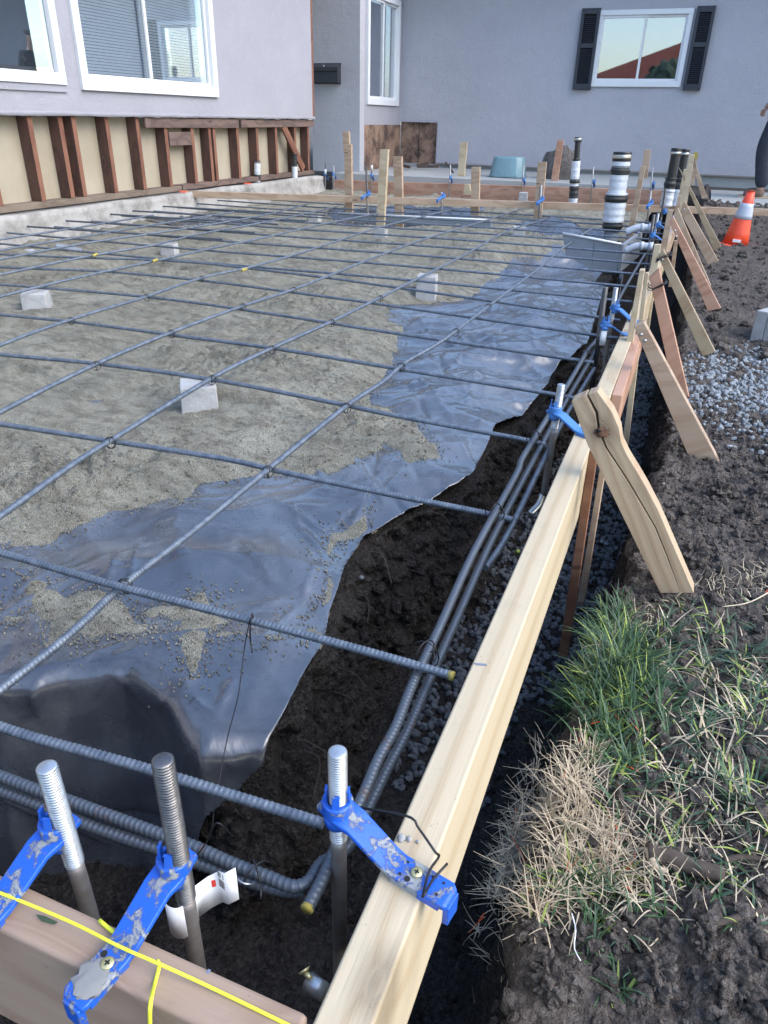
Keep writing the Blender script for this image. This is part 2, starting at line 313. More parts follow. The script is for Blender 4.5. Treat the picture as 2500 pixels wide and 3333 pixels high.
def ground_z(x, y, fine=True):
    x, y = np.asarray(x, float), np.asarray(y, float)
    nx = .012*pn(y*9, 1.3, x*2)+.006*pn(y*31, 5.3)
    d = np.minimum(xe(y)-.030+nx-x, y-(yw(x)+.06+nx))
    d = np.minimum(d, 7.28-y)
    bot = -.50+.03*pn(x*5, y*5, 1)+.015*pn(x*17, y*17, 1)
    # right bank and surrounding yard
    yard = -.20+np.interp(y, [3, 5.4, 7, 9], [0, .05, .17, .17])+.02*pn(x*2.2, y*2.2, 5)
    lump = np.clip(.75-worley(x*24, y*24), -.2, 1)*.020+np.clip(.6-worley(x*55+3, y*55), -.2, 1)*.010+.02*fbm(x*7, y*7, 3, 4)+.006*(.5-worley(x*95, y*95))+.004*fbm(x*50, y*50, 1, 2)
    rough = np.interp(y, [.2, 1, 2.5, 5, 8, 12], [1, 1, .75, .6, .3, .1])
    yard = yard+lump*rough*(1 if fine else .3)
    yard = np.where((y > 6.9) & (x > .1), np.minimum(yard, -.05), yard)
    b = bank(y)+.014*pn(y*8, 9.1)+.008*pn(y*27, 2.1)
    dr = x-b
    z = bot+(yard-bot)*sst(-.005, .07, dr)
    fr = .17-y+.01*pn(x*9, 4.4)
    z = np.maximum(z, bot+(-.2+.01*fbm(x*9, y*9)-bot)*sst(0, .06, fr))
    z = np.where((y > 7.75) | ((x > .1) & (y > 7.3)), np.maximum(z, np.where(x > .1, -.06, -.05)), z)
    p = padz(x, y)-.034
    # cross footing trench near the pipes, and a dug hole at the left
    p = p-.11*hole(x, y, -.52, 4.25, .42, .62)-.12*hole(x, y, -2.2, 5.1, .75, .33)-.06*hole(x, y, -2.35, 2.95, .42, .16)
    z = z+(p-z)*sst(-.048, .0, d)
    return z
def ax(segs):
    out = [segs[0][0]]
    for a, b, s0, s1 in segs:
        x = a
        while x < b-1e-9:
            t = (x-a)/(b-a); x = x+s0+(s1-s0)*t; out.append(min(x, b))
    return np.unique(np.array(out))
def grid_faces(nx, ny):
    i = np.arange(nx*ny).reshape(ny, nx); return np.stack([i[:-1, :-1], i[:-1, 1:], i[1:, 1:], i[1:, :-1]], -1).reshape(-1, 4)
gx = ax([(-60, -6, 12, 1.5), (-6, -1.2, .8, .05), (-1.2, -.46, .04, .012), (-.46, -.24, .0026, .0026), (-.24, -.1, .008, .006), (-.1, .36, .0034, .0034), (.36, 1.2, .006, .03), (1.2, 6, .05, .8), (6, 60, 1.5, 12)])
gy = ax([(-60, -2, 10, .6), (-2, .1, .4, .02), (.1, .48, .008, .006), (.48, .58, .003, .003), (.58, 2.2, .004, .009), (2.2, 5, .010, .02), (5, 9.4, .02, .08), (9.4, 70, .5, 10)])
X, Y = np.meshgrid(gx, gy); Z = ground_z(X, Y)
V = np.stack([X, Y, Z], -1).reshape(-1, 3)
# rough the cut faces sideways (real relief on the trench wall)
sx = np.abs(np.gradient(Z, axis=1)/np.gradient(X, axis=1)); sy = np.abs(np.gradient(Z, axis=0)/np.gradient(Y, axis=0)); st = np.clip(np.maximum(sx, sy)/3, 0, 1).ravel()
st = st*((V[:, 1] > .3) & (V[:, 1] < 5) & (V[:, 0] > -2) & (V[:, 0] < .1))
st = st*(V[:, 0] > -.16)
k = .030*fbm(V[:, 0]*6, V[:, 1]*7, V[:, 2]*9, 4)+.016*(.5-worley(V[:, 0]*22, V[:, 1]*22, V[:, 2]*26))
isx = (np.maximum(sx, 0) >= sy).ravel()
V[:, 0] += np.where(isx, k*st, 0); V[:, 1] -= np.where(~isx, k*st, 0)
ground = mesh('ground', V, grid_faces(len(gx), len(gy)), M['soil']); tag(ground, kind='structure')
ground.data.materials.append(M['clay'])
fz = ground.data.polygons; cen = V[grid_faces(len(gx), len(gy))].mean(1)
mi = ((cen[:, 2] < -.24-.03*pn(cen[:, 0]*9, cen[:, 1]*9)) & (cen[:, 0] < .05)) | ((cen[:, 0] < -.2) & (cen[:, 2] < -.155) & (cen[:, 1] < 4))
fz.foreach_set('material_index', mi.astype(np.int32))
# cut soil face of the trench: its own fine mesh
pth_ = [(q_, float(yw(q_))+.028) for q_ in (-1.7, -1.2, -.9, -.74, -.67, -.60, -.53, -.47, -.43)]+[(-.385, .605), (-.36, .65)]+[(float(xe(y))+.006, y) for y in np.arange(.70, 4.6, .1)]
PP, ss = resample([(a_, b_, 0) for a_, b_ in pth_], .0042); Tn = np.gradient(PP, axis=0); Tn /= np.linalg.norm(Tn, axis=1)[:, None]; Nn = np.stack([Tn[:, 1], -Tn[:, 0]], 1)
zl = np.concatenate([np.full(9, -.196), np.linspace(-.196, -.54, 88)]); ins = np.concatenate([np.linspace(-.06, -.004, 9), .0+.034*np.linspace(0, 1, 88)**1.3])
Xw = PP[:, 0][None]+Nn[:, 0][None]*ins[:, None]; Yw = PP[:, 1][None]+Nn[:, 1][None]*ins[:, None]; Zw = np.broadcast_to(zl[:, None], Xw.shape).copy()
top = (np.arange(len(zl)) >= 9)[:, None]*1.; tt = np.clip((np.arange(len(zl))-6)/8, 0, 1)[:, None]
wq = .5*pn(Xw*9, Yw*9, Zw*9)
dsp = .034*fbm(Xw*5, Yw*5, Zw*6, 4)+.040*(.5-worley(Xw*11+wq, Yw*11+wq, Zw*15))+.040*(.5-worley(Xw*27+3+wq, Yw*27, Zw*33+wq))+.017*(.5-worley(Xw*80, Yw*80+wq, Zw*90))
dsp = np.clip(dsp, -.06, .034)*tt-.004
Xw = Xw+Nn[:, 0][None]*dsp; Yw = Yw+Nn[:, 1][None]*dsp; Zw = Zw+(1-tt)*.006*fbm(Xw*20, Yw*20, 1, 3)+tt*.008*pn(Xw*30, Yw*30, Zw*30)
wallo = mesh('trench_wall', np.stack([Xw, Yw, Zw], -1).reshape(-1, 3), grid_faces(Xw.shape[1], Xw.shape[0]), M['clay']); tag(wallo, kind='structure')
# ------------------------------------------------------------ plastic sheet
def in_poly(x, y, P):
    c = np.zeros(x.shape, bool); j = len(P)-1
    for i in range(len(P)):
        (xi, yi), (xj, yj) = P[i], P[j]
        c ^= ((yi > y) != (yj > y)) & (x < (xj-xi)*(y-yi)/(yj-yi+1e-12)+xi); j = i
    return c
def sdf(x, y, P):
    d = np.full(x.shape, 1e9)
    for i in range(len(P)):
        a = np.array(P[i]); b = np.array(P[(i+1) % len(P)]); e = b-a; L = e@e+1e-12
        t = np.clip(((x-a[0])*e[0]+(y-a[1])*e[1])/L, 0, 1); d = np.minimum(d, np.hypot(x-a[0]-t*e[0], y-a[1]-t*e[1]))
    return np.where(in_poly(x, y, P), d, -d)
def ridge(x, y, z, ang, f, st=4):
    c, s = math.cos(ang), math.sin(ang); u = (x*c+y*s)*f*st; v = (-x*s+y*c)*f/1.6; return (1-np.abs(pn(u*.5, v, z))*2.6)
def pill(x, y, f, sx=1, sy=1, z=0, wa=.25, ang=0):
    c, q = math.cos(ang), math.sin(ang); u, v = (x*c+y*q)*f*sx, (-x*q+y*c)*f*sy
    return worley(u+wa*pn(u*.9, v*.9, z+2)+z*3.3, v+wa*pn(u*.9, v*.9, z+7)+z*1.7)**2
def plz(x, y):
    z = padz(x, y)+.011
    m = sst(xe(y)-.0, xe(y)-.10, x)
    far = sst(1.1, 1.9, y)
    def fold_(f, sx, sy, ang, z):
        c, q = math.cos(ang), math.sin(ang); u, v = (x*c+y*q)*f*sx, (-x*q+y*c)*f*sy; return np.abs(pn(u+.3*pn(v*.7, u*.7, z), v, z))
    wr = -.050*fold_(3.2, .7, 1.2, .5, 1.3)-.026*fold_(5.5, .6, 1.2, -.55, 4.6)-.009*fold_(14, .6, 1.2, .9, 7.7)*(.4+sst(-.2, .4, pn(x*3, y*3, 6)))+.012
    wr = wr+far*(-.034*fold_(4.5, 1.7, .55, -.7, 9.4)-.012*fold_(13, 1.7, .5, -.85, 11.2)+.006)
    wr = wr+.008*pn(x*3, y*3, 3)+.010
    hl_ = .11*hole(x, y, -.52, 4.25, .42, .62)
    return z+wr-.010-.008*(1-m)**2+.030*far*np.exp(-((x+.55)/.16)**2)*(.6+pn(x*3, y*2, 1))-hl_
a = ax([(-1.75, -1.0, .02, .008), (-1.0, -.22, .0045, .0045)]); b = np.concatenate([ax([(-.34, .56, .006, .0045)]), ax([(.56, 1.6, .0045, .008), (1.6, 4.75, .008, .017)])[1:]])
A, B = np.meshgrid(a, b)
YF = yw(A)+.022
zt = plz(A, B); zf = plz(A, YF)
s = np.maximum(YF-B, 0); rad = .028; th = np.minimum(s/rad, R(84)); fin = np.maximum(s-rad*R(84), 0)
yy = np.where(s > 0, YF-rad*np.sin(th)-fin*math.cos(R(84)), B)
zz = np.where(s > 0, zf-rad*(1-np.cos(th))-fin*math.sin(R(84)), zt)
fold = sst(0, .05, s)
SG = []
for q in [[(1090, 612), (1290, 600)], [(1590, 130), (1530, 262)], [(512, 400), (468, 520)], [(270, 900), (550, 790)], [(540, 868), (740, 990), (930, 1100)], [(240, 880), (20, 1062)], [(1370, 455), (1300, 600), (1130, 800)], [(1010, 950), (930, 1095)], [(1000, 330), (1180, 520)], [(1250, 210), (1400, 420)], [(640, 780), (930, 740)], [(560, 560), (600, 330)], [(650, 1010), (850, 960)], [(1180, 180), (1420, 300)]]:
    for a_, b_ in zip(q, q[1:]): SG.append((*PZ(*c5(*a_), -.15)[:2], *PZ(*c5(*b_), -.15)[:2], .0065, .006))
for q in [[(300, 620), (470, 760)], [(380, 720), (620, 850)], [(260, 830), (430, 1010)], [(560, 640), (700, 760)], [(480, 470), (700, 640)], [(330, 480), (500, 600)], [(640, 330), (820, 480)], [(0, 1010), (140, 1180)], [(160, 870), (320, 1090)], [(440, 800), (380, 870)]]:
    for a_, b_ in zip(q, q[1:]): SG.append((*PZ(*c4(*a_), -.15)[:2], *PZ(*c4(*b_), -.15)[:2], .005, .008))
for _ in range(280):
    yy0 = rng.uniform(.3, 4.0); xx0 = rng.uniform(-1.3, -.25); far_ = yy0 > 1.3; an = rng.normal(-1.0, .3) if far_ else rng.normal(.6, .9); L_ = rng.uniform(.05, .2)*(1.6 if far_ else 1)
    SG.append((xx0, yy0, xx0+L_*math.cos(an), yy0+L_*math.sin(an), rng.uniform(.0015, .0048)*rng.choice([1, 1, -1])*(1.5 if far_ else 1), rng.uniform(.003, .007)*(1.5 if far_ else 1)))
cr = np.zeros(A.shape); WA = A+.010*pn(A*9, B*9, 1); WB = B+.010*pn(A*9, B*9, 5)
for x0, y0, x1, y1, am, wd_ in SG:
    ex, ey = x1-x0, y1-y0; LL = ex*ex+ey*ey; t_ = ((WA-x0)*ex+(WB-y0)*ey)/LL; tc = np.clip(t_, 0, 1); dd_ = np.hypot(WA-x0-tc*ex, WB-y0-tc*ey)
    cr += am*np.exp(-dd_/wd_)*np.sin(np.pi*np.clip(tc, .03, .97))**.5
zt = zt+cr; zz = np.where(s > 0, zz, zt); yy = yy-fold*cr*1.6
yy = yy-fold*(.013*pn(A*7, 1.2, s*2)+.006*np.clip(ridge(A, s, 2, .2, 4, 1.8), 0, 1)**2+.010*np.clip(ridge(A, s, 6, .9, 2.5, 1.5), 0, 1)**3)
e0_ = float(xe(.545)); edge = np.where(B > .545, xe(B)+.002, np.interp(.545-B, [0, .03, .06, .09, .15, .25, .5], [e0_+.002, e0_-.014, -.395, -.412, -.442, -.478, -.53]))+.004*pn(B*14, 3.3)
xx = np.where(A > edge, edge, A)       # pull the border onto the cut edge
keep = (A[:-1, :-1] < edge[:-1, :-1]-.0001) & (A[:-1, :-1] > -1.7)
Fq = grid_faces(len(a), len(b))[keep.ravel()]
PV = np.stack([xx, yy, zz], -1).reshape(-1, 3); us = np.unique(Fq); rm = np.zeros(len(PV), int); rm[us] = np.arange(len(us))
sheet = mesh('plastic_sheet', PV[us], rm[Fq], M['plastic'])
md = sheet.modifiers.new('thick', 'SOLIDIFY'); md.thickness = .0006
tag(sheet, 'shiny black plastic sheet wrinkled over the edge of the trench under the sand', 'plastic sheet')
# ------------------------------------------------------------ sand bed and spills
bd = [(0, 1170), (100, 1150), (170, 1125), (240, 1095), (300, 1090), (360, 1075), (400, 1085), (430, 1040), (500, 1030), (600, 1015), (720, 1020), (800, 985), (830, 960), (880, 1000), (960, 990), (900, 925), (800, 870), (800, 845), (850, 780), (870, 700), (830, 650), (1000, 640), (1080, 590), (1120, 550), (1200, 530), (1270, 540), (1260, 505)]
SP = [tuple(PZ(-330, 1210, -.14)[:2]), tuple(PZ(-150, 1190, -.14)[:2])]+[tuple(PZ(x, y, -.14)[:2]) for x, y in bd]+[(-.33, 5.1), (-.33, 7.2), (-3.6, 7.2), (-3.6, -.2), (-1.6, .3)]
spills = [[(95,560),(110,490),(150,490),(200,515),(250,540),(275,570),(330,545),(430,545),(540,600),(560,640),(590,690),(650,705),(640,740),(580,755),(540,735),(500,745),(430,730),(390,780),(370,760),(350,720),(300,770),(210,800),(190,800),(200,740),(205,660),(160,660),(130,600)],
 [(615,650),(640,620),(700,610),(760,610),(820,600),(850,555),(890,560),(905,600),(930,650),(1000,700),(940,715),(900,760),(880,820),(850,925),(830,930),(800,870),(775,790),(770,750),(780,730),(770,690),(700,650),(650,670)],
 [(930,780),(940,750),(990,750),(1030,765),(990,780)],
 [(1430,290),(1480,280),(1590,190),(1585,260),(1560,290),(1450,330),(1425,400),(1395,430),(1405,370)],
 [(1310,715),(1360,700),(1400,740),(1380,750),(1300,745)], [(1200,710),(1260,650),(1290,610),(1280,680),(1230,720),(1150,790),(1250,775),(1200,770)],
 [(1425,480),(1445,520),(1425,590),(1330,640),(1400,590),(1410,520)], [(0,625),(60,635),(130,625),(60,655),(0,665)], [(700,770),(770,745),(790,760),(720,785)]]
SPI = [[tuple(PZ(*c5(x, y), -.148)[:2]) for x, y in q] for q in spills]
mounds = [(-1.55, 1.75, .055, -.018), (-1.35, 2.2, .06, -.02), (-1.8, 2.5, .07, -.02), (-.95, 2.35, .07, -.018), (-1.25, 1.55, .05, -.016), (-1.9, 3.3, .09, -.02), (-1.3, 3.0, .08, .02), (-.9, 3.3, .1, -.02), (-1.6, 1.3, .12, .02), (-.82, 2.35, .12, .035), (-1.15, 1.95, .10, .03), (-1.9, 2.0, .16, .03), (-2.2, 2.9, .2, .035), (-1.05, 1.0, .07, .018), (-.98, 1.12, .04, -.022), (-.95, 1.62, .16, .04), (-.62, 1.72, .13, .03), (-.85, 1.18, .13, .022), (-1.02, 1.25, .09, -.016), (-.50, 1.36, .10, .016), (-1.3, 1.0, .2, .02), (-.8, 1.95, .25, .02), (-1.7, 2.6, .4, .02), (-2.6, 4.1, .5, .03), (-1.0, 4.2, .4, .05), (-1.2, 5.9, .6, .06), (-.8, 5.6, .3, .03)]
def sand_z(x, y):
    d = sdf(x, y, SP)+.016*pn(x*18, y*18, 3)+.010*pn(x*60, y*60, 2)+.004*pn(x*170, y*170)
    for q in SPI: d = np.maximum(d, (sdf(x, y, q)+.004*pn(x*90, y*90)+.003*pn(x*230, y*230, 1))*.8)
    th = np.interp(d, [-.02, 0, .015, .12, .5], [-.02, 0, .0045, .014, .020])
    for cx, cy, r, h in mounds: th = th+h*np.exp(-((x-cx)**2+(y-cy)**2)/r**2)*sst(.0, .08, d)
    rough = sst(.01, .15, d)
    th = th+rough*(.034*fbm(x*4.2, y*7.5, 7, 5)+.016*np.abs(pn(x*9, y*15, 4))+.012*np.clip(ridge(x, y, 5.5, .35, 3, 1.6), 0, 1)**2+.006*np.abs(pn(x*24, y*30, 2))+.0035*pn(x*60, y*60, 2))
    clump = np.clip(pn(x*2.6, y*2.6, 9)*1.6+.35, 0, 1); th = np.where(d > .02, np.maximum(th, .005+.004*np.abs(pn(x*30, y*30, 5))), th); th = th+rough*clump*(np.clip(.6-worley(x*60, y*60), 0, 1)*.024+np.clip(.6-worley(x*28, y*28, 0), 0, 1)*.034)
    base = np.where((x > -1.66) & (y < 4.5), plz(x, y), padz(x, y)+.011)
    base = np.where(d > .15, padz(x, y)+.011, base+(padz(x, y)+.011-base)*sst(.0, .15, d))
    z = base+th
    dp = .11*hole(x, y, -.52, 4.25, .42, .62)+.12*hole(x, y, -2.2, 5.1, .75, .33)+.085*hole(x, y, -2.35, 2.95, .42, .16)
    return z-dp, d
sxx = ax([(-3.47, -1.6, .03, .012), (-1.6, -.28, .0052, .0052)]); syy = ax([(-.1, .55, .04, .02), (.55, 1.9, .0050, .0062), (1.9, 7.15, .009, .035)])
X, Y = np.meshgrid(sxx, syy); Z, D = sand_z(X, Y)
kp = ((D[:-1, :-1] > -.012) & (X[:-1, :-1] < xe(Y[:-1, :-1])-.004)).ravel(); Fq = grid_faces(len(sxx), len(syy))[kp]
PV = np.stack([X, Y, Z], -1).reshape(-1, 3); us = np.unique(Fq); rm = np.zeros(len(PV), int); rm[us] = np.arange(len(us))
sand = mesh('sand', PV[us], rm[Fq], M['sand']); tag(sand, kind='structure')
# ------------------------------------------------------------ stones, clods
def ico(sub):
    bm = bmesh.new(); bmesh.ops.create_icosphere(bm, subdivisions=sub, radius=1); V = np.array([v.co[:] for v in bm.verts]); F = np.array([[v.index for v in f.verts] for f in bm.faces]); bm.free(); return V, F
IV1, IF1 = ico(1); IV2, IF2 = ico(2); IV3, IF3 = ico(3); IV4, IF4 = ico(5)
def scatter(name, pts, sizes, m, base=(IV1, IF1), jit=.25, flat=.7, smooth=False, rough=0, label=None, mats=None):
    V0, F0 = base; n = len(pts); q = rng.normal(size=(n, 4)); q /= np.linalg.norm(q, axis=1)[:, None]
    w_, x_, y_, z_ = q.T
    Rm = np.stack([1-2*(y_**2+z_**2), 2*(x_*y_-z_*w_), 2*(x_*z_+y_*w_), 2*(x_*y_+z_*w_), 1-2*(x_**2+z_**2), 2*(y_*z_-x_*w_), 2*(x_*z_-y_*w_), 2*(y_*z_+x_*w_), 1-2*(x_**2+y_**2)], -1).reshape(-1, 3, 3)
    sc = rng.uniform(flat, 1.15, size=(n, 3)); L = V0[None]*sc[:, None]*(1+jit*rng.uniform(-1, 1, size=(n, len(V0), 1)))
    if rough:
        o = rng.uniform(0, 50, size=(n, 1, 3)); Q = L*1.7+o; f = 1+rough*(fbm(Q[..., 0], Q[..., 1], Q[..., 2], 3)+.8*(.6-worley(Q[..., 0]*1.6, Q[..., 1]*1.6, Q[..., 2]*1.6))); L = L*f[..., None]
    P = np.einsum('nij,nvj->nvi', Rm, L)*np.asarray(sizes)[:, None, None]+np.asarray(pts)[:, None]
    F = (F0[None]+(np.arange(n)*len(V0))[:, None, None]).reshape(-1, 3)
    o = mesh(name, P.reshape(-1, 3), F, m, smooth)
    if mats:
        for mm in mats: o.data.materials.append(mm)
        o.data.polygons.foreach_set('material_index', np.repeat(rng.integers(0, len(mats)+1, n), len(F0)).astype(np.int32))
    return o
gxr = rng.uniform(-1.25, -.3, 90000); gyr = .5+rng.uniform(0, 1, 90000)**1.5*2.6; gzz, gdd = sand_z(gxr, gyr)
ok = (gxr < xe(gyr)-.01) & (((gdd < 0) & (rng.random(90000) < np.exp(np.clip(gdd, -.2, 0)/.010)*.9)) | ((gdd > 0) & (gdd < .3) & (rng.random(90000) < .10)))
gxr, gyr, gzz, gdd = gxr[ok], gyr[ok], gzz[ok], gdd[ok]; rr_g = rng.uniform(.0007, .0022, len(gxr))*np.where(gdd > 0, 1.5, 1)
tag(scatter('sand_crumbs', np.stack([gxr, gyr, np.maximum(np.where(gdd < 0, plz(gxr, gyr)+.001, gzz), -9)+rr_g*.4], -1), rr_g, M['sand'], (IV1, IF1), .25, .7), 'loose grains and crumbs of sand scattered over the plastic edge', 'sand', kind='stuff')
cxr = rng.uniform(-2.6, -.4, 26000); cyr = .75+rng.uniform(0, 1, 26000)**1.3*3.2; czz, cdd = sand_z(cxr, cyr); ok = (cdd > .02) & (np.clip(pn(cxr*2.6, cyr*2.6, 9)*1.6+.35, 0, 1) > rng.uniform(.1, 1.2, 26000))
rr_g = .0012+.0045*rng.uniform(0, 1, ok.sum())**4; tag(scatter('sand_lumps', np.stack([cxr[ok], cyr[ok], czz[ok]+rr_g*.3], -1), rr_g, M['sand'], (IV1, IF1), .25, .7), 'small damp lumps of sand crumbled over the sand bed', 'sand', kind='stuff')
n = 5200; px = rng.uniform(-.33, -.0, n); py = .68+(rng.uniform(0, 1, n)**1.3)*3.3; pr = rng.uniform(.004, .009, n)*(1+py*.12)
gd = pn(px*6, py*6, 4)+sst(.7, 1.3, py)*.9-.28 > 0; px, py, pr = px[gd], py[gd], pr[gd]
pz = ground_z(px, py); ok = (pz < -.33) & ((py > 1.15) | (px < -.13)); g1 = scatter('trench_gravel', np.stack([px, py, pz+pr*.5], -1)[ok], pr[ok], M['gravel']); tag(g1, kind='stuff')
g1['label'] = 'blue grey crushed gravel along the bottom of the trench'; g1['category'] = 'gravel'
wi = rng.choice(len(wallo.data.vertices), 3400, replace=False); wc = np.array([wallo.data.vertices[int(i_)].co[:] for i_ in wi]); wc = wc[(wc[:, 2] < -.20) & (wc[:, 1] < 3.2)]
wr_ = .0025+.012*rng.uniform(0, 1, len(wc))**3; tag(scatter('wall_clods', wc, wr_, M['clay'], (IV2, IF2), .08, .6, True, .8, mats=[M['soil']] if False else None), 'rough dark lumps of earth sticking to the cut trench wall', 'soil', kind='stuff')
# right gravel patch
n = 5200; px = rng.uniform(.05, .75, n); py = rng.uniform(1.85, 3.1, n); cx = .33; dd = np.hypot((px-.34)/.32, (py-2.42)/.50)+.35*pn(px*7, py*7, 2); ok = dd < rng.uniform(.45, 1.25, n)
px, py = px[ok], py[ok]; pr = rng.uniform(.004, .0095, len(px)); g2 = scatter('gravel_patch', np.stack([px, py, ground_z(px, py)+pr*.35], -1), pr, M['gravel2']); tag(g2, 'pale grey crushed gravel patch spread on the dark soil', 'gravel', kind='stuff')
# clods
def clods(name, n, xr, yr, rr, m, cond=None, base=(IV2, IF2), rough=.7, mats=None, lift=.25):
    x = rng.uniform(*xr, n); y = rng.uniform(*yr, n); r = rr[0]+(rr[1]-rr[0])*rng.uniform(0, 1, n)**3
    if cond is not None: k_ = cond(x, y); x, y, r = x[k_], y[k_], r[k_]
    z = ground_z(x, y); return scatter(name, np.stack([x, y, z+r*lift], -1), r, m, base, .15, .55, False, rough, mats=mats)
yardc = lambda x, y: x > bank(y)+.03
tag(clods('soil_clods', 4200, (-.06, .55), (.22, 2.2), (.003, .014), M['soil'], yardc, mats=[M['dryclod'], M['soil']]), 'loose dark clods of soil strewn over the yard beside the form board', 'soil', kind='stuff')
tag(clods('fine_soil_crumbs', 5200, (-.06, .7), (.22, 3.0), (.0015, .0065), M['soil'], yardc, (IV1, IF1), .5, [M['dryclod']]), 'fine crumbs of dark soil over the yard beside the form board', 'soil', kind='stuff')
tag(clods('far_soil_clods', 3200, (.02, 2.2), (2.4, 7.2), (.004, .024), M['soil'], yardc, mats=[M['dryclod']]), 'dark soil clods covering the far yard around the traffic cone', 'soil', kind='stuff')
tag(clods('trench_crumbs', 4200, (-1.2, .0), (.2, 2.2), (.002, .012), M['clay'], lambda x, y: ground_z(x, y, False) < -.4, (IV1, IF1), .5), 'dark crumbs of moist soil on the trench bottom', 'soil', kind='stuff')
for i, (dx, dy, r, lb) in enumerate([(1270, 2015, .030, 'large rounded soil clod at the bottom right near the green seedling'), (1150, 1990, .026, 'soil clod with crumbly face beside the dry grass'), (1330, 2010, .024, 'flat faced soil clod below the thin white root'), (1420, 2100, .030, 'broad soil clod at the lower right by the green sprout'), (1190, 2110, .032, 'dark soil clod at the bottom edge beside the form board'), (1520, 2040, .024, 'crumbly soil clod right of the sprout'), (1590, 2130, .034, 'big grey soil clod in the lower right corner'),
    (1555, 1060, .032, 'large pale soil clod beside the tall brown brace'), (1620, 1110, .035, 'large dry soil clod at the right edge above the grass'), (1500, 1190, .045, 'broad dark soil clod touching the knotted brace'), (1600, 800, .030, 'brown soil clod lying on the pale gravel'), (1540, 690, .035, 'soil clod in front of the concrete block'), (1600, 565, .05, 'dark soil clod beside the foot of the cone'), (1300, 1105, .02, 'small dark clod at the bank edge behind the knotted brace')]):
    p = PZ(dx, dy, -.18); r *= .52; o = scatter('soil_clod', [(0, 0, 0)], [r], M['dryclod'] if i % 3 == 0 else M['soil'], (IV4, IF4), .012, .7, True, 1.15); o.location = (p[0], p[1], float(ground_z(p[0], p[1]))+r*.3); tag(o, lb, 'soil clod', 'large soil clods in the yard')
# ------------------------------------------------------------ lumber
def knotwood(name, kl, ci, cj, mixj, a2, light, dark, freq=105):
    """grain whose lines part round one knot at kl (object coordinates)"""
    m = mat(name, light, .65); t = NT(m); sp = t.n('ShaderNodeSeparateXYZ'); nz = t.n('ShaderNodeTexNoise'); nz.inputs['Scale'].default_value = 14; nz.inputs['Detail'].default_value = 3; mp_n = t.coord('Object', (.35, 1, 1)); t.l(mp_n, nz.inputs['Vector'])
    t.l(t.tc.outputs['Object'], sp.inputs[0])
    u = t.math('MULTIPLY', t.math('SUBTRACT', sp.outputs[0], kl[0]), .55); v = t.math('SUBTRACT', sp.outputs[ci], kl[ci]); v = t.math('ADD', v, t.math('MULTIPLY', t.math('SUBTRACT', nz.outputs['Fac'], .5), .012))
    if mixj: v = t.math('ADD', v, t.math('MULTIPLY', t.math('SUBTRACT', sp.outputs[cj], kl[cj]), mixj))
    r2 = t.math('ADD', t.math('ADD', t.math('MULTIPLY', u, u), t.math('MULTIPLY', v, v)), .000012)
    psi = t.math('MULTIPLY', v, t.math('ADD', 1, t.math('DIVIDE', a2, r2))); r_ = t.math('SQRT', r2); inside = t.math('LESS_THAN', r2, a2*.62)
    mixp = t.n('ShaderNodeMix', data_type='FLOAT'); t.l(inside, mixp.inputs[0]); t.l(t.math('MULTIPLY', psi, freq), mixp.inputs[2]); t.l(t.math('MULTIPLY', r_, freq*4), mixp.inputs[3])
    band = t.math('PINGPONG', mixp.outputs[0], 1.0); bc = t.ramp(band, [(0, (0, 0, 0)), (.6, (.2, .2, .2)), (.93, (.95, .95, .95)), (1, (.5, .5, .5))])
    c = t.mix(bc, light, dark); fine = t.noise(t.coord('Object', (14, 400, 400)), 1, 3, .7); c = t.mix(t.math('MULTIPLY', fine, .3), c, tuple(q*.85 for q in dark))
    smg = t.noise(t.tc.outputs['Object'], 9, 5, .7); c = t.mix(t.ramp(smg, [(.56, (0, 0, 0)), (.75, (.45, .45, .45))]), c, tuple(q*.62 for q in light))
    sp2 = t.noise(t.tc.outputs['Object'], 130, 3, .7); c = t.mix(t.ramp(sp2, [(.68, (0, 0, 0)), (.74, (.6, .6, .6))]), c, (.10, .075, .055))
    near = t.ramp(t.math('SQRT', r2), [(.008, (1, 1, 1)), (.022, (0, 0, 0))]); c = t.mix(t.math('MULTIPLY', near, .7), c, tuple(q*.5 for q in dark)); t.col(c); t.bump(t.math('ADD', band, fine), .0006, .6); return m
def lumber(name, P0, P1, width, thick, m, side=None, label=None, cat=None, group=None, parent=None, bev=.0018, tz=None):
    """board from P0 to P1 (centre line); width along 'side', thickness across"""
    P0, P1 = Vector(P0), Vector(P1); L = (P1-P0).length; xa = (P1-P0).normalized(); sd = Vector(side); ya = (sd-xa*sd.dot(xa)).normalized(); za = xa.cross(ya)
    o = MB().box((0, -width/2, -thick/2), (L, width/2, thick/2)).build(name, m, parent, bevel=bev)
    o.matrix_world = Matrix(((xa[0], ya[0], za[0], P0[0]), (xa[1], ya[1], za[1], P0[1]), (xa[2], ya[2], za[2], P0[2]), (0, 0, 0, 1)))
    if label: tag(o, label, cat, group)
    return o
def quadboard(name, m, pts, Yp, thick, label=None, cat=None, group=None, local=True):
    """board whose broad face is a polygon seen at plane Y=Yp: pts in print pixels, given going down the length; object local x runs down its length"""
    P = [Vector(PY(x, y, Yp)) for x, y in pts]; n = len(P); top = (P[0]+P[-1])/2; bot = (P[n//2-1]+P[n//2])/2
    xa = (bot-top).normalized(); ya = Vector((0, 1, 0)); ya = (ya-xa*ya.dot(xa)).normalized(); za = xa.cross(ya)
    Mx = Matrix(((xa[0], ya[0], za[0], top[0]), (xa[1], ya[1], za[1], top[1]), (xa[2], ya[2], za[2], top[2]), (0, 0, 0, 1))); I = Mx.inverted()
    o = MB().prism([I@p for p in P], (0, thick, 0)).build(name, m, None, bevel=.0012); o.matrix_world = Mx
    if label: tag(o, label, cat, group)
    return o
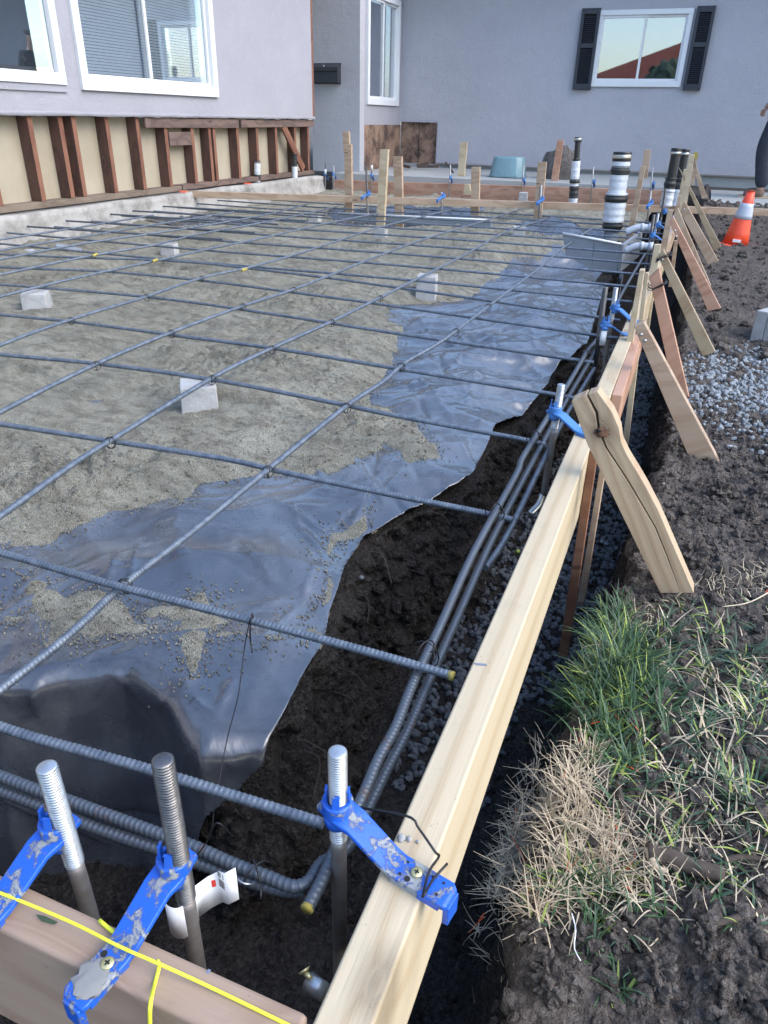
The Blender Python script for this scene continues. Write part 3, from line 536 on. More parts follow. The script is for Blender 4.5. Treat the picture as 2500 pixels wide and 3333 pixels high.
# long form along the trench (right), in two lengths
def zend(px_, py_, X): return PX(px_, py_, X)
f1 = lumber('form_board', (-.111, .155, -.072), (-.111, 1.56, -.072), .144, .038, M['pine'], (0, 0, 1), bev=.003)
kq = f1.matrix_world.inverted()@Vector(PZ(818, 2125, 0)); f1.data.materials[0] = knotwood('pale_knotted_board', kq, 2, 1, .30, .00012, (.52, .44, .305), (.42, .325, .20), 75)
tag(f1, 'pale thick form board running away beside the near trench under the blue bolt holder', 'form board', 'form boards round the slab')
f2 = lumber('form_board', (-.108, 1.572, -.068), (-.100, 3.95, -.068), .140, .036, M['pine'], (0, 0, 1), bev=.003); tag(f2, 'pale form board farther along the trench behind the knotted brace', 'form board', 'form boards round the slab')
f3 = lumber('form_board', (-.100, 3.962, -.066), (-.095, 7.3, -.066), .140, .036, M['fir2'], (0, 0, 1), bev=.003); tag(f3, 'farthest length of the right hand form board, between the pipes and the braces', 'form board', 'form boards round the slab')
sc1 = lumber('splice_board', (-.078, 1.60, -.05), (-.078, 2.35, -.05), .10, .022, M['fir'], (0, 0, 1), bev=.002); tag(sc1, 'pink splice board nailed outside the joint of the form board', 'board')
f4 = lumber('form_board', (-1.2, .216, -.072), (-.134, .216, -.072), .146, .034, M['nearbrd'], (0, 0, 1), bev=.0045); f4.matrix_world = f4.matrix_world
tag(f4, 'pinkish form board crossing the bottom left corner under the yellow string', 'form board', 'form boards round the slab')
f4.location = (-1.2, .216, -.072); 
pl_, pr_ = PY(683, 386, 7.42), PY(1432, 410, 7.62)
f5 = lumber('form_board', (-3.46, 7.40, pl_[2]-.075), (-.10, 7.62, pr_[2]-.075), .15, .036, M['fir'], (0, 0, 1), bev=.003); tag(f5, 'reddish far form board closing the slab in front of the concrete path', 'form board', 'form boards round the slab')
la, lb_ = PZ(385, 411, .03), PZ(1690, 452, .03)
lf = lumber('ledger_board', (la[0]+.03, la[1], .008), (lb_[0], lb_[1], .008), .044, .034, M['fir2'], (0, 0, 1), bev=.002); tag(lf, 'long narrow tan board spanning the whole slab at mid distance', 'board')
# stakes on the right side
def stake(tl, tr, br, bl, Yp, m, label, thick=.03, zb=None): return quadboard('stake', m, [tl, tr, br, bl], Yp, thick, label, 'stake', 'wooden stakes')
stake((1273, 975), (1291, 975), (1226, 1420), (1205, 1420), 1.27, M['brownwet'], 'dark reddish stake against the near form board below the knotted brace', .02)
stake((1300, 985), (1312, 985), (1260, 1310), (1245, 1310), 1.36, M['fir2'], 'thin pale stake just behind the dark reddish stake', .03)
stake((1381, 584), (1392, 584), (1340, 905), (1322, 905), 2.06, M['pine'], 'tall pale stake with split top beside the pair of threaded bolts', .035)
stake((1393, 590), (1401, 590), (1352, 1000), (1338, 1000), 2.16, M['pine'], 'pale stake directly behind the tall split topped stake', .02)
stake((1413, 529), (1427, 529), (1398, 740), (1376, 740), 3.0, M['pine'], 'tall pale stake wrapped with wire to the reddish brace', .03)
stake((1442, 454), (1454, 454), (1436, 560), (1422, 560), 3.75, M['fir2'], 'tan stake crossing in front of the notched brace', .03)
stake((1456, 520), (1464, 520), (1452, 620), (1443, 620), 3.9, M['fir2'], 'short tan stake under the notched brace', .03)
stake((1464, 423), (1472, 423), (1462, 490), (1452, 490), 4.6, M['fir2'], 'short tan stake just left of the joint of the long narrow board', .03)
stake((1489, 334), (1500, 334), (1481, 460), (1466, 460), 4.9, M['pine'], 'tall pale leaning stake rising highest at the joint of the long narrow board', .03)
stake((1477, 366), (1486, 366), (1472, 450), (1460, 450), 5.1, M['pine'], 'pale stake left of the tallest leaning stake', .03)
s8 = stake((1499, 331), (1507, 331), (1500, 400), (1491, 400), 6.6, M['fir2'], 'far stake with a yellow taped top at the right end of the slab', .03)
o = MB().prism([s8.matrix_world.inverted()@Vector(PY(x, y, 6.595)) for x, y in ((1498, 329), (1508, 329), (1507, 343), (1497, 343))], (0, .04, 0)).build('tape_band', M['yel2'], s8)
stake((1392, 323), (1406, 323), (1398, 385), (1383, 385), 5.3, M['fir2'], 'upper tan stake leaning beside the big wrapped pipe', .03)
stake((1384, 359), (1394, 359), (1364, 525), (1350, 525), 5.1, M['fir2'], 'tan leaning stake right of the big wrapped pipe', .03)
stake((740, 284), (753, 284), (755, 330), (742, 330), 6.0, M['fir2'], 'rear tan stake of the overlapping pair left of centre', .03)
stake((743, 312), (758, 312), (761, 482), (746, 482), 5.2, M['fir2'], 'front tan stake of the overlapping pair left of centre', .03)
stake((821, 323), (838, 323), (828, 505), (811, 505), 4.85, M['pine'], 'pale greenish stake standing in front of the long narrow board', .03)
stake((849, 338), (867, 338), (870, 492), (853, 492), 5.2, M['fir2'], 'tan stake just right of the pale greenish stake', .03)
stake((1018, 361), (1036, 361), (1033, 494), (1016, 494), 5.4, M['fir2'], 'tan stake below the dark patch corner, at the middle of the long narrow board', .03)
stake((1162, 350), (1180, 350), (1166, 500), (1150, 500), 5.4, M['fir2'], 'tan stake just left of the small black topped pipe', .03)
stake((994, 307), (1009, 307), (1002, 388), (987, 388), 7.8, M['pine'], 'pale stake behind the far form board, left of the teal tub', .03)
stake((1204, 302), (1217, 302), (1204, 396), (1189, 396), 7.8, M['fir'], 'pink stake behind the far form board in front of the boulder', .03)
stake((1004, 398), (1014, 398), (1018, 421), (1000, 421), 7.2, M['pine'], 'short pale block leaning on the far form board', .03)
# braces
def brace(pts, Yp, m, label, th=.03): return quadboard('brace', m, pts, Yp, th, label, 'brace', 'slanting wooden braces')
brace([(1369, 705), (1391, 697), (1555, 1001), (1494, 1003)], 1.8, M['fir2'], 'long brown brace slanting down to the soil, second nearest')
brace([(1402, 600), (1423, 580), (1489, 862), (1462, 880)], 2.25, M['fir'], 'reddish brace bound with wire to the tall stake')
brace([(1421, 552), (1433, 540), (1545, 760), (1517, 770)], 2.75, M['olive'], 'olive toned brace ending in the pale gravel')
brace([(1445, 478), (1454, 468), (1557, 666), (1529, 672)], 3.45, M['fir'], 'pink brace with notched foot ending in the dirt')
brace([(1456, 470), (1464, 449), (1536, 618), (1515, 624)], 3.75, M['fir2'], 'brace half hidden behind the pink notched brace')
brace([(1469, 458), (1478, 433), (1552, 564), (1529, 571)], 4.4, M['fir2'], 'tan brace passing just under the joint of the long narrow board')
brace([(1466, 362), (1477, 378), (1558, 532), (1543, 543)], 4.9, M['olive'], 'knotty brace nearest the traffic cone')
brace([(1494, 350), (1500, 346), (1528, 427), (1516, 430)], 6.6, M['fir2'], 'farthest brace beside the yellow taped stake')
for x, y, Yp in ((1385, 722, 1.8), (1393, 735, 1.8), (1430, 560, 2.75), (1458, 498, 3.45), (1461, 510, 3.45), (1478, 452, 4.4)):
    best = min([o for o in bpy.data.objects if o.name.startswith('brace') and o.type == 'MESH'], key=lambda o: min((o.matrix_world@v.co-Vector(PY(x, y, Yp))).length for v in o.data.vertices)+abs((o.matrix_world@o.data.vertices[0].co)[1]-Yp)*3)
    p = best.matrix_world.inverted()@Vector(PY(x, y, Yp-.0005)); q = best.matrix_world.inverted()@Vector(PY(x, y, Yp+.003)); MB().tube([p, q], .0042, 10).build('nail_head', M['zinc'], best, True)
# knotted, split brace
kn = empty('brace', PY(1462, 1280, 1.16)); tag(kn, 'nearest brace with a big knot and a long split, standing in the grass', 'brace', 'slanting wooden braces')
M['knotw'] = wood('knotted_pine', (.50, .36, .20), (.34, .20, .095), .25, 16)
crack = [(1266, 853), (1286, 893), (1291, 930), (1308, 968), (1357, 1042), (1415, 1141), (1441, 1205)]
crk2 = [(1442.5, 1204.5), (1417, 1140), (1359.5, 1041), (1311, 967), (1296, 930), (1291, 890), (1270, 851.5)]
Lp = [(1234, 867)]+crack+[(1470, 1281), (1426, 1282), (1326, 1077), (1269, 961)]
Rp = crk2[::-1][0:1]+[(1291, 846), (1323, 891), (1338, 926), (1342, 955), (1355, 984), (1376, 1018), (1397, 1054), (1422, 1102), (1499, 1281), (1470, 1281.2)]+crk2[:-1]
org_ = Vector(PY(1260, 857, 1.145)); q_ = Vector((.19, 0, -.34)).normalized().to_track_quat('X', 'Z').to_matrix().to_4x4(); kl_ = (Matrix.Translation(org_)@q_).inverted()@Vector(PY(1300, 930, 1.145))
ax_ = [abs((q_.inverted().to_3x3()@Vector((0, 1, 0)))[i]) for i in range(3)]
M['knotw'] = knotwood('knotted_board', kl_, 1 if ax_[1] < ax_[2] else 2, 2 if ax_[1] < ax_[2] else 1, 0, .00022, (.45, .345, .225), (.355, .245, .15))
kx = Vector((.19, 0, -.34)).normalized(); kr = kx.to_track_quat('X', 'Z').to_matrix().to_4x4()
for nm, pg in (('split_half', Lp), ('split_half', Rp)):
    P = [Vector(PY(x, y, 1.145)) for x, y in pg]; org = Vector(PY(1260, 857, 1.145)); Mx = Matrix.Translation(org)@kr; I = Mx.inverted(); off = I.to_3x3()@Vector((0, .032, 0))
    o = MB().prism([I@p for p in P], off).build(nm, M['knotw'], None, bevel=.0012); o.matrix_world = Mx; o.parent = kn; o.matrix_parent_inverse = Matrix.Translation(kn.location).inverted()
M['knotw2'] = simple('knot_wood', (.22, .11, .06), (.06, .03, .02), 220, .8, .002)
kc = PY(1300, 934, 1.1445); rr_ = []
o = scatter('knot', [(0, 0, 0)], [1], M['knotw2'], (IV3, IF3), .03, 1, True, .9); o.scale = (.0085, .004, .0075); o.location = Vector(kc)-Vector(kn.location); o.parent = kn
o = scatter('knot_core', [(0, 0, 0)], [1], M['dark'], (IV3, IF3), .05, 1, True, .8); o.scale = (.0035, .0025, .0030); o.location = Vector(PY(1294, 930, 1.141))-Vector(kn.location); o.parent = kn
# wire wraps on two braces
def wirewrap(pts, Yp, label):
    mb = MB()
    for k_ in range(3):
        P = [PY(x+random.uniform(-1, 1), y+k_*2+random.uniform(-1, 1), Yp-.004) for x, y in pts]; B_ = [np.array([p[0], p[1]+.042, p[2]]) for p in P[::-1]]
        mb.tube(resample(P+B_+[P[0]], .006)[0], .0012, 5)
    tag(mb.build('tie_wire', M['wire'], smooth=True), label, 'wire', 'dark tie wires')
wirewrap([(1393, 608), (1402, 622), (1416, 620), (1437, 610)], 2.24, 'wire wrapped round the reddish brace and tall stake')
wirewrap([(1417, 562), (1431, 553), (1449, 548)], 2.74, 'wire wrapped round the top of the olive toned brace')
# ------------------------------------------------------------ rebar
ordn = ['first', 'second', 'third', 'fourth', 'fifth', 'sixth', 'seventh', 'eighth', 'ninth', 'tenth', 'eleventh', 'twelfth', 'thirteenth', 'fourteenth', 'fifteenth', 'sixteenth', 'seventeenth', 'eighteenth']
def rebar(P, r=.0050, label='', m=None, group='ribbed reinforcing bars', ns=10, skew=1.0, paint=None):
    P = np.array(P, float); dmin = np.linalg.norm(P-CAM, axis=1).min()
    pitch = .0056; Q, s_ = resample(P, .00093)
    kk = int(.09/.00093); kr_ = np.hanning(2*kk+1); kr_ /= kr_.sum()
    if len(Q) > 5*kk and group != 'bars along the trenches': Q = np.stack([np.convolve(np.concatenate([2*Q[0, c_]-Q[1:kk+1, c_][::-1], Q[:, c_], 2*Q[-1, c_]-Q[-kk-1:-1, c_][::-1]]), kr_, 'valid') for c_ in range(3)], 1)
    dist = np.linalg.norm(Q-CAM, axis=1)
    # keep ribs only as far as they can be told apart
    keep = np.ones(len(Q), bool); far = dist > 2.3; keep[far] = (np.arange(len(Q)) % 26 == 0)[far]; keep[0] = keep[-1] = True
    Q, s_, dist = Q[keep], s_[keep], dist[keep]; n_ = len(Q)
    T = np.gradient(Q, axis=0); T /= np.linalg.norm(T, axis=1)[:, None]; up = np.array([0, 0, 1.])
    Aa = up-T*(T@up)[:, None]; Aa /= np.linalg.norm(Aa, axis=1)[:, None]; Bb = np.cross(T, Aa)
    t = np.arange(ns)*2*np.pi/ns
    ph = (s_[:, None]/pitch+skew*.55*np.where(t[None] < np.pi, 1, -1)*(((t[None]/np.pi) % 1)-.5))*2*np.pi
    rib = np.clip(np.cos(ph)*2.4-1.2, 0, 1)*(dist < 2.3)[:, None]
    seam = np.exp(-((np.abs(((t/np.pi) % 1)-.5)-.0)/.09)**2)[None]*.5
    rad = r*(1+.16*np.maximum(rib, seam*(dist < 2.3)[:, None]))
    V = Q[:, None]+Aa[:, None]*(rad*np.cos(t))[..., None]+Bb[:, None]*(rad*np.sin(t))[..., None]
    i = np.arange(n_*ns).reshape(n_, ns); F = np.stack([i[:-1], np.roll(i, -1, 1)[:-1], np.roll(i, -1, 1)[1:], i[1:]], -1).reshape(-1, 4)
    o = mesh('rebar', V.reshape(-1, 3), F, m or M['rebar'], True)
    if paint is None: paint = M['rebar']
    for e, sg in ((0, -1), (-1, 1)):
        MB().tube([Q[e]-T[e]*sg*.001, Q[e]+T[e]*sg*.0006], r*1.0, ns).build('bar_end', paint if (e == -1 or paint is M['rebar']) else M['rebar'], o)
    tag(o, label, 'rebar', group); return o, Q
def pts(L, z, conv=None): return [PZ(*((conv or (lambda a, b: (a/K, b/K)))(x, y)), z) for x, y in L]
Rl = {1: [(-60, 2345), (113, 2400+2), (301, 2453), (512, 2513), (760, 2590), (1050, 2680)],
2: [(-300, 1728), (0, 1798), (392, 1911), (821, 2020), (1250, 2136), (1476, 2201)], 3: [(-400, 1318), (0, 1380), (362, 1436), (753, 1497), (889, 1530), (1250, 1605), (1612, 1677), (1668, 1691)],
4: [(-500, 1105), (0, 1154), (316, 1184), (701, 1237), (1130, 1320), (1250, 1346), (1732, 1436), (1777, 1449)], 5: [(-700, 952), (0, 1024), (241, 1048), (558, 1090), (897, 1135), (1250, 1193), (1770, 1278), (1872, 1297)],
6: [(-700, 880), (0, 926), (482, 967), (784, 1007), (1077, 1052), (1250, 1079), (1932, 1180)], 7: [(-800, 820), (0, 869), (332, 883), (656, 913), (942, 950), (1250, 992), (1951, 1093), (2010, 1100)],
8: [(-700, 790), (98, 832), (558, 849), (821, 875), (1070, 905), (1250, 930), (1627, 984), (2018, 1043)]}
for i in range(1, 9):
    zb = {1: -.03, 2: -.028}.get(i, -.054)
    o, Q = rebar(pts(Rl[i], zb), label={1: 'nearest cross bar over the plastic, its end behind the blue holder', 2: 'second cross bar, its yellow green end lying on the long twin bars'}.get(i, '%s cross bar from the camera, spanning the sand bed' % ordn[i-1]), group='ribbed cross bars')
    if i == 2:
        e = Q[-1]; d = Q[-30]-Q[-1]; d /= np.linalg.norm(d); MB().tube([e-d*.0008, e+d*.002, e+d*.006], [.0054, .0056, .0052], 12).build('painted_end', M['yel2'], o, True)
# farther cross bars at regular spacing
ycur = float(PZ(2018/K, 1043/K, -.054)[1]); yr_ = ycur
for i in range(9, 19):
    yr_ += .295 if i < 15 else .27; x0 = -3.31; j = random.uniform(-.012, .012)
    P = [(x0+random.uniform(-.04, .03), yr_+j-.05, -.054), (-2.2, yr_-.02, -.058), (-1.1, yr_+.01, -.052), (-.145, yr_+.02+j, -.054)]
    if yr_ > 7.2: break
    rebar(P, label='%s cross bar from the camera, %s' % (ordn[i-1], 'in front of the long narrow board' if yr_ < 5 else 'beyond the long narrow board'), group='ribbed cross bars')
for k_, (x, y) in enumerate([(72, 736), (206, 718), (321, 695), (425, 686), (520, 671)]):    # short lap bars along the left wall
    p = PZ(x/K, y/K, -.042); rebar([p, p+np.array([.55, .05, 0]), p+np.array([1.2, .12, .0])], label='%s short lap bar starting beside the old foundation, counted from the left' % ordn[k_], m=M['rebar2'], group='short lap bars at the old foundation')
Sl = {1: [(-420, 2590), (0, 2246), (256, 2043), (377, 1922), (618, 1737), (889, 1515), (1130, 1320), (1250, 1241), (1318, 1180), (1446, 1105), (1627, 969), (1747, 879), (1838, 803), (1928, 743)],
2: [(-350, 1935), (0, 1681), (256, 1498), (362, 1433), (693, 1229), (882, 1135), (1077, 1048), (1221, 977), (1325, 924), (1499, 837), (1649, 754), (1777, 713)], 3: [(-400, 1560), (0, 1342), (316, 1184), (558, 1082), (791, 996), (934, 950), (1062, 901), (1250, 826), (1386, 777), (1582, 717), (1702, 679)],
4: [(-450, 1315), (0, 1124), (241, 1037), (475, 966), (656, 905), (821, 868), (957, 830), (1077, 792), (1250, 736), (1480, 680)], 5: [(-450, 1085), (0, 966), (166, 924), (347, 883), (543, 841), (708, 804), (844, 777), (1040, 732), (1250, 690)],
6: [(-450, 990), (0, 894), (301, 832), (505, 797), (648, 762), (900, 716), (1100, 672)], 7: [(-400, 925), (0, 845), (279, 792), (610, 743), (860, 700), (1000, 665)], 8: [(-300, 875), (0, 815), (300, 765), (560, 722), (760, 690)], 9: [(-300, 825), (0, 780), (270, 738), (500, 700)]}
SQ = {}
for i in range(1, 10):
    o, Q = rebar(pts(Sl[i], -.041), label='%s bar running away from the camera, counted from the plastic edge' % (ordn[i-1] if i > 1 else 'nearest') , group='ribbed long bars'); SQ[i] = Q
    if i in (2, 3, 4): # lap: a second bar end with yellow paint
        k_ = {2: (1325, 924), 3: (791, 878+0)}.get(i)
for (dx, dy, nm) in ((201, 552, 'fourth'), (523, 584, 'second'), (331, 564, 'third')):
    p = PZ(dx, dy, -.036); q = PZ(dx+9, dy-3.5, -.036); MB().tube([p, q], .0058, 10).build('yellow_mark', M['yel2'], None, True)
    bpy.data.objects[-1] if False else None
# put yellow marks under their bars
for o in [x for x in bpy.data.objects if x.name.startswith('yellow_mark')]:
    c = np.array(o.data.vertices[0].co[:]); best = min((x for x in bpy.data.objects if x.name.startswith('rebar') and x.get('group') == 'ribbed long bars'), key=lambda x: min((v.co-Vector(c)).length for v in list(x.data.vertices)[::97])); o.parent = best
# bars along the trench
Al = [(2100, 826), (2034, 939), (1958, 1082), (1913, 1142), (1860, 1233), (1777, 1368), (1702, 1489), (1680, 1545), (1548, 1786), (1431, 2042), (1348, 2216), (1288, 2366), (1232, 2470), (1175, 2603), (1100, 2745), (1050, 2860), (1000, 2957)]
o, QA = rebar(pts(Al, -.041), r=.0053, m=M['rebar2'], label='long trench bar ending in a yellow painted tip beside the grey rod', group='bars along the trenches')
e = QA[-1]; d = QA[-30]-QA[-1]; d /= np.linalg.norm(d); MB().tube([e-d*.0012, e+d*.0015], [.0056, .0056], 14).build('painted_end', M['yel2'], o, True)
Bl = [(1995, 1030), (1925, 1165), (1840, 1310), (1730, 1510), (1600, 1760), (1500, 1985), (1395, 2220), (1330, 2370), (1262, 2500), (1212, 2603), (1130, 2760), (1090, 2830)]
B3 = [PZ(x/K, y/K, -.058) for x, y in Bl]
N1 = [(1340, 615), (1290, 642), (1240, 637), (1150, 600), (1000, 545), (850, 478), (650, 404), (300, 275), (160, 228), (0, 168), (-250, 80)]
o, _ = rebar(B3[:-1]+[PZ(*c7(1392, 540), -.055)]+[PZ(*c7(*q), -.05) for q in N1], r=.0053, m=M['rebar2'], label='bent corner bar turning from the long trench into the near trench', group='bars along the trenches')
N2 = [(-250, 150), (0, 232), (170, 295), (420, 395), (690, 485), (900, 558), (1100, 628), (1230, 662), (1310, 668)]
rebar([PZ(*c7(*q), -.062) for q in N2], r=.0053, m=M['rebar2'], label='straight bar tied under the bent corner bar in the near trench', group='bars along the trenches')
Cc = [(1925, 1200), (1830, 1360), (1740, 1540), (1640, 1745), (1572, 1848)]
rebar([PZ(x/K+6, y/K, -.066) for x, y in Cc], label='third trench bar, ending short above the dark gravel', group='bars along the trenches')
# tie wires at crossings
def tie(p, label, r=.0095, loose=False, ang=0):
    mb = MB(); t = np.linspace(0, 2*np.pi, 15)
    for a_ in (ang, ang+1.2): mb.tube([(p[0]+r*1.1*math.cos(a_)*math.cos(q), p[1]+r*1.1*math.sin(a_)*math.cos(q), p[2]+r*1.25*math.sin(q)) for q in t], .0009, 5)
    e = (p[0]+r*.6, p[1]-r*.7, p[2]+r*1.0); mb.tube(resample([e, (e[0]+.006, e[1]-.006, e[2]+.006), (e[0]+.010, e[1]-.014, e[2]+.001)], .003)[0], .0009, 5)
    o = mb.build('tie_wire', M['wire'], smooth=True); tag(o, label, 'wire', 'dark tie wires'); return o
def at_x(P, q): return P[np.argmin(np.hypot(P[:, 0]-q[0], P[:, 1]-q[1]))]
for i, r_, dx, dy in [(1, 2, 272, 1262), (1, 3, 580, 1015), (1, 4, 750, 878), (1, 5, 868, 790), (1, 6, 968, 713), (1, 7, 1040, 660), (2, 3, 245, 953), (2, 4, 463, 818), (2, 5, 585, 752), (2, 6, 712, 692), (2, 7, 808, 640), (3, 4, 208, 787), (3, 5, 368, 718), (3, 6, 520, 660), (3, 7, 622, 625), (4, 5, 160, 690), (4, 6, 312, 640), (4, 7, 432, 600)]:
    p = at_x(SQ[i], PZ(dx, dy, -.041)); tie(p+np.array([0, 0, -.004]), 'tie wire where the %s long bar crosses the %s cross bar' % (ordn[i-1], ordn[r_-1]), ang=random.random())
for nm, (dx, dy) in {'third cross bar': (1080, 1110), 'fourth cross bar': (1165, 950), 'sixth cross bar': (1270, 770)}.items():
    p = at_x(QA, PZ(dx, dy, -.041)); tie(p, 'tie wire holding the end of the %s to the trench bars' % nm, .014)
p = at_x(QA, PZ(925, 1425, -.041)); tie(p+np.array([0, 0, .006]), 'dark wire loops over the yellow green end of the second cross bar', .016)
p = PZ(*c7(1110, 610), -.052); tie(p, 'loop of wire round the twin bars in the near trench', .014, ang=1.2)
# long hanging wires
def wire(path, label, r=.001, m='wire'):
    tag(MB().tube(resample(path, .004)[0], r, 5).build('tie_wire', M[m], smooth=True), label, 'wire', 'dark tie wires')
w0 = PZ(541, 1335, -.02); wire([w0+np.array([.002, -.004, .003]), PZ(528, 1400, -.07), PY(515, 1500, .57), PY(490, 1600, .5), PY(465, 1735, .44), PY(458, 1790, .38)], 'long thin wire hanging from the second cross bar down into the trench', .0007)
wire([w0+np.array([0, .006, -.006]), w0+np.array([.003, 0, .008]), w0+np.array([.004, -.008, -.004]), PZ(541, 1385, -.05), PZ(545, 1410, -.06)], 'short curled wire end hanging from the second cross bar')
wire([PZ(*c7(850, 512), -.045), PZ(*c7(900, 440), -.03), PZ(*c7(912, 400), -.02), PZ(*c7(940, 368), -.01), PZ(*c7(975, 395), -.02), PZ(*c7(1008, 430), -.035)], 'bright wire curl standing above the near trench bars', .0007)
wire([PZ(*c7(1010, 598), -.045), PZ(*c7(1050, 630), -.04), PZ(*c7(1095, 635), -.045)], 'short silvery wire lying on the near twin bars', .001, 'zinc')
wire([PX(1205, 1085, -.17), PX(1180, 1065, -.19), PX(1155, 1060, -.21)], 'wire poking out beside the bolt at the knotted brace', .0006)
# ------------------------------------------------------------ anchor bolts and blue holders
def bolt(base, top, bot, r=.0078, m='zinc', rodm='rod', label='', thread_to=None, bend=None):
    """base: empty position; top/bot points"""
    e = empty('anchor_bolt', base); tag(e, label, 'anchor bolt', 'anchor bolts'); b = Vector(base)
    top, bot = np.array(top), np.array(bot); L = np.linalg.norm(bot-top); d = (bot-top)/L; tl = thread_to or .10
    s_ = np.arange(0, tl, .00055); rr = r*(1-.15*(.5+.5*np.cos(2*np.pi*s_/.0026))); rr[:3] = r*np.array([.8, .9, .96])
    MB().tube([top+d*q-np.array(base) for q in s_], rr, 14).build('threaded_end', M[m], e, True)
    path = [top+d*tl, bot] if bend is None else [top+d*tl, bot]+[np.array(q) for q in bend]
    MB().tube(np.array(resample(path, .01)[0])-np.array(base), r*.86, 12).build('rod', M[rodm], e, True); return e
def holder(root_p, ang, mt='blue', label='', rise=.030, L=.104, w_=.0265, tilt=0, cement=False, screw=True, scale=1, end_z=.0):
    """arm along local +x from the collar (origin, at the bolt) to the board; local z=0 is the board top at the arm's far end"""
    e = empty('bolt_holder', root_p, ang); tag(e, label, 'bolt holder', 'blue anchor bolt holders'); t = .0055
    # arm side profile (x,z) top line
    prof = [(-.016, rise), (.006, rise), (.018, rise-.002), (.052, end_z+.011), (.060, end_z+.0085), (L-.004, end_z+.0085), (L, end_z+.006)]
    wid = [.55, 1.0, .92, .88, .86, .86, .66]
    V = []; F = []
    for k_, ((x, z), q) in enumerate(zip(prof, wid)):
        h = w_/2*q; V += [(x, -h, z), (x, h, z), (x, h, z-t), (x, -h, z-t)]
    for k_ in range(len(prof)-1):
        a_ = 4*k_; F += [(a_, a_+4, a_+5, a_+1), (a_+1, a_+5, a_+6, a_+2), (a_+2, a_+6, a_+7, a_+3), (a_+3, a_+7, a_+4, a_)]
    F += [(0, 1, 2, 3), tuple(4*(len(prof)-1)+q for q in (3, 2, 1, 0))]
    mb = MB().add(V, F)
    o = mb.build('arm', M[mt], e, bevel=.0014)
    rb = MB().box((.058, -w_*.41, end_z-.0005), (L-.006, -w_*.41+.003, end_z+.004)).box((.058, w_*.41-.003, end_z-.0005), (L-.006, w_*.41, end_z+.004)).build('side_rib', M[mt], e)
    MB().box((L-.0035, -w_*.30, end_z-.016), (L+.002, w_*.30, end_z+.0045)).build('hook', M[mt], e, bevel=.001)
    # collar ring and four prongs
    ro, ri = .0128, .0083
    c_ = MB().lathe([(ro, rise-.002), (ro, rise+.009), (ro-.0015, rise+.0105), (ri, rise+.0105), (ri, rise-.002)], n=20)
    for q in range(4):
        a_ = q*math.pi/2+.5; mb2 = []
        for z in (rise+.009, rise+.022):
            for rad, da in ((ri, -.3), (ri, .3), (ro-.001-(.002 if z > rise+.01 else 0), .3), (ro-.001-(.002 if z > rise+.01 else 0), -.3)): mb2.append((rad*math.cos(a_+da), rad*math.sin(a_+da), z))
        c_.add(mb2, [(0,1,2,3)[::-1], (4,5,6,7), (0,1,5,4)[::-1], (1,2,6,5)[::-1], (2,3,7,6)[::-1], (3,0,4,7)[::-1]])
    c_.build('collar', M[mt], e, bevel=.0005)
    MB().lathe([(ro-.002, rise-.016), (ro-.001, rise-.005)], n=16).build('lower_collar', M[mt], e, True)
    if screw:
        sc_ = MB().lathe([(.0015, end_z+.007), (.0046, end_z+.0098), (.0044, end_z+.0106), (.001, end_z+.0108)], (L*.70, .0015, 0), 16).build('screw', M['brass'], e, True)
        MB().box((L*.70-.0021, .0015-.0006, end_z+.0103), (L*.70+.0021, .0015+.0006, end_z+.01105)).box((L*.70-.0006, .0015-.0021, end_z+.0103), (L*.70+.0006, .0015+.0021, end_z+.0111)).build('screw_slot', M['dark'], sc_)
        for (hx, hy, hr) in ((.60, .006, .0011), (.60, -.006, .0013), (.665, -.0065, .0024), (.81, .006, .0011), (.90, .006, .0012), (.90, -.005, .0012)):
            MB().lathe([(hr, end_z+.0080), (hr, end_z+.0088)], (L*hx, hy, 0), 10).build('nail_hole', M['dark'], e)
    if cement:
        o = scatter('cement_patch', [(0, 0, 0)], [1], M['cement'], (IV3, IF3), .03, 1, True, .5); o.scale = (.0125, .0095, .0018); o.location = (L-.016, 0, end_z+.0085); o.parent = e
    return e
def place_bolt(dx, dytop, colD, ang, z_plate, lab, m='zinc', rodm='rod', botz=-.42, dybot=None, cement=False, base_z=0., L=.104, mt='blue', screw=True, xy=None, lean=(0, 0)):
    P = PZ(colD[0], colD[1], z_plate) if xy is None else np.array([*xy, z_plate]); top = PY(dx, dytop, P[1]); top[0] = P[0]+(top[0]-P[0]); 
    bot = np.array([P[0]+lean[0], P[1]+lean[1], botz])
    bolt((P[0], P[1], botz), top, bot, m=m, rodm=rodm, label=lab[0], thread_to=(top[2]-P[2])+.035)
    return holder((P[0], P[1], base_z), ang, mt=mt, label=lab[1], rise=z_plate-base_z, cement=cement, L=L, screw=screw)
# near right
place_bolt(729, 1622, (729, 1745), math.atan2(.350-.366, .104)-.05, .033, ('bright threaded anchor bolt nearest the pale form board', 'muddy blue holder screwed to the pale form board in the foreground'), L=.106)
# near middle: arm runs towards the camera
place_bolt(351, 1640, (378, 1868), R(-100), .033, ('dark threaded anchor bolt with a paper tag, near the yellow string', 'blue holder with a grey cement patch in the middle of the bottom left board'), m='darkbolt', cement=True, L=.096, lean=(.004, .0))
place_bolt(100, 1655, (124, 1790), R(-101), .033, ('bright threaded anchor bolt at the far left of the foreground', 'blue holder cut by the left edge, nearest corner of the picture'), L=.096, lean=(.015, 0))
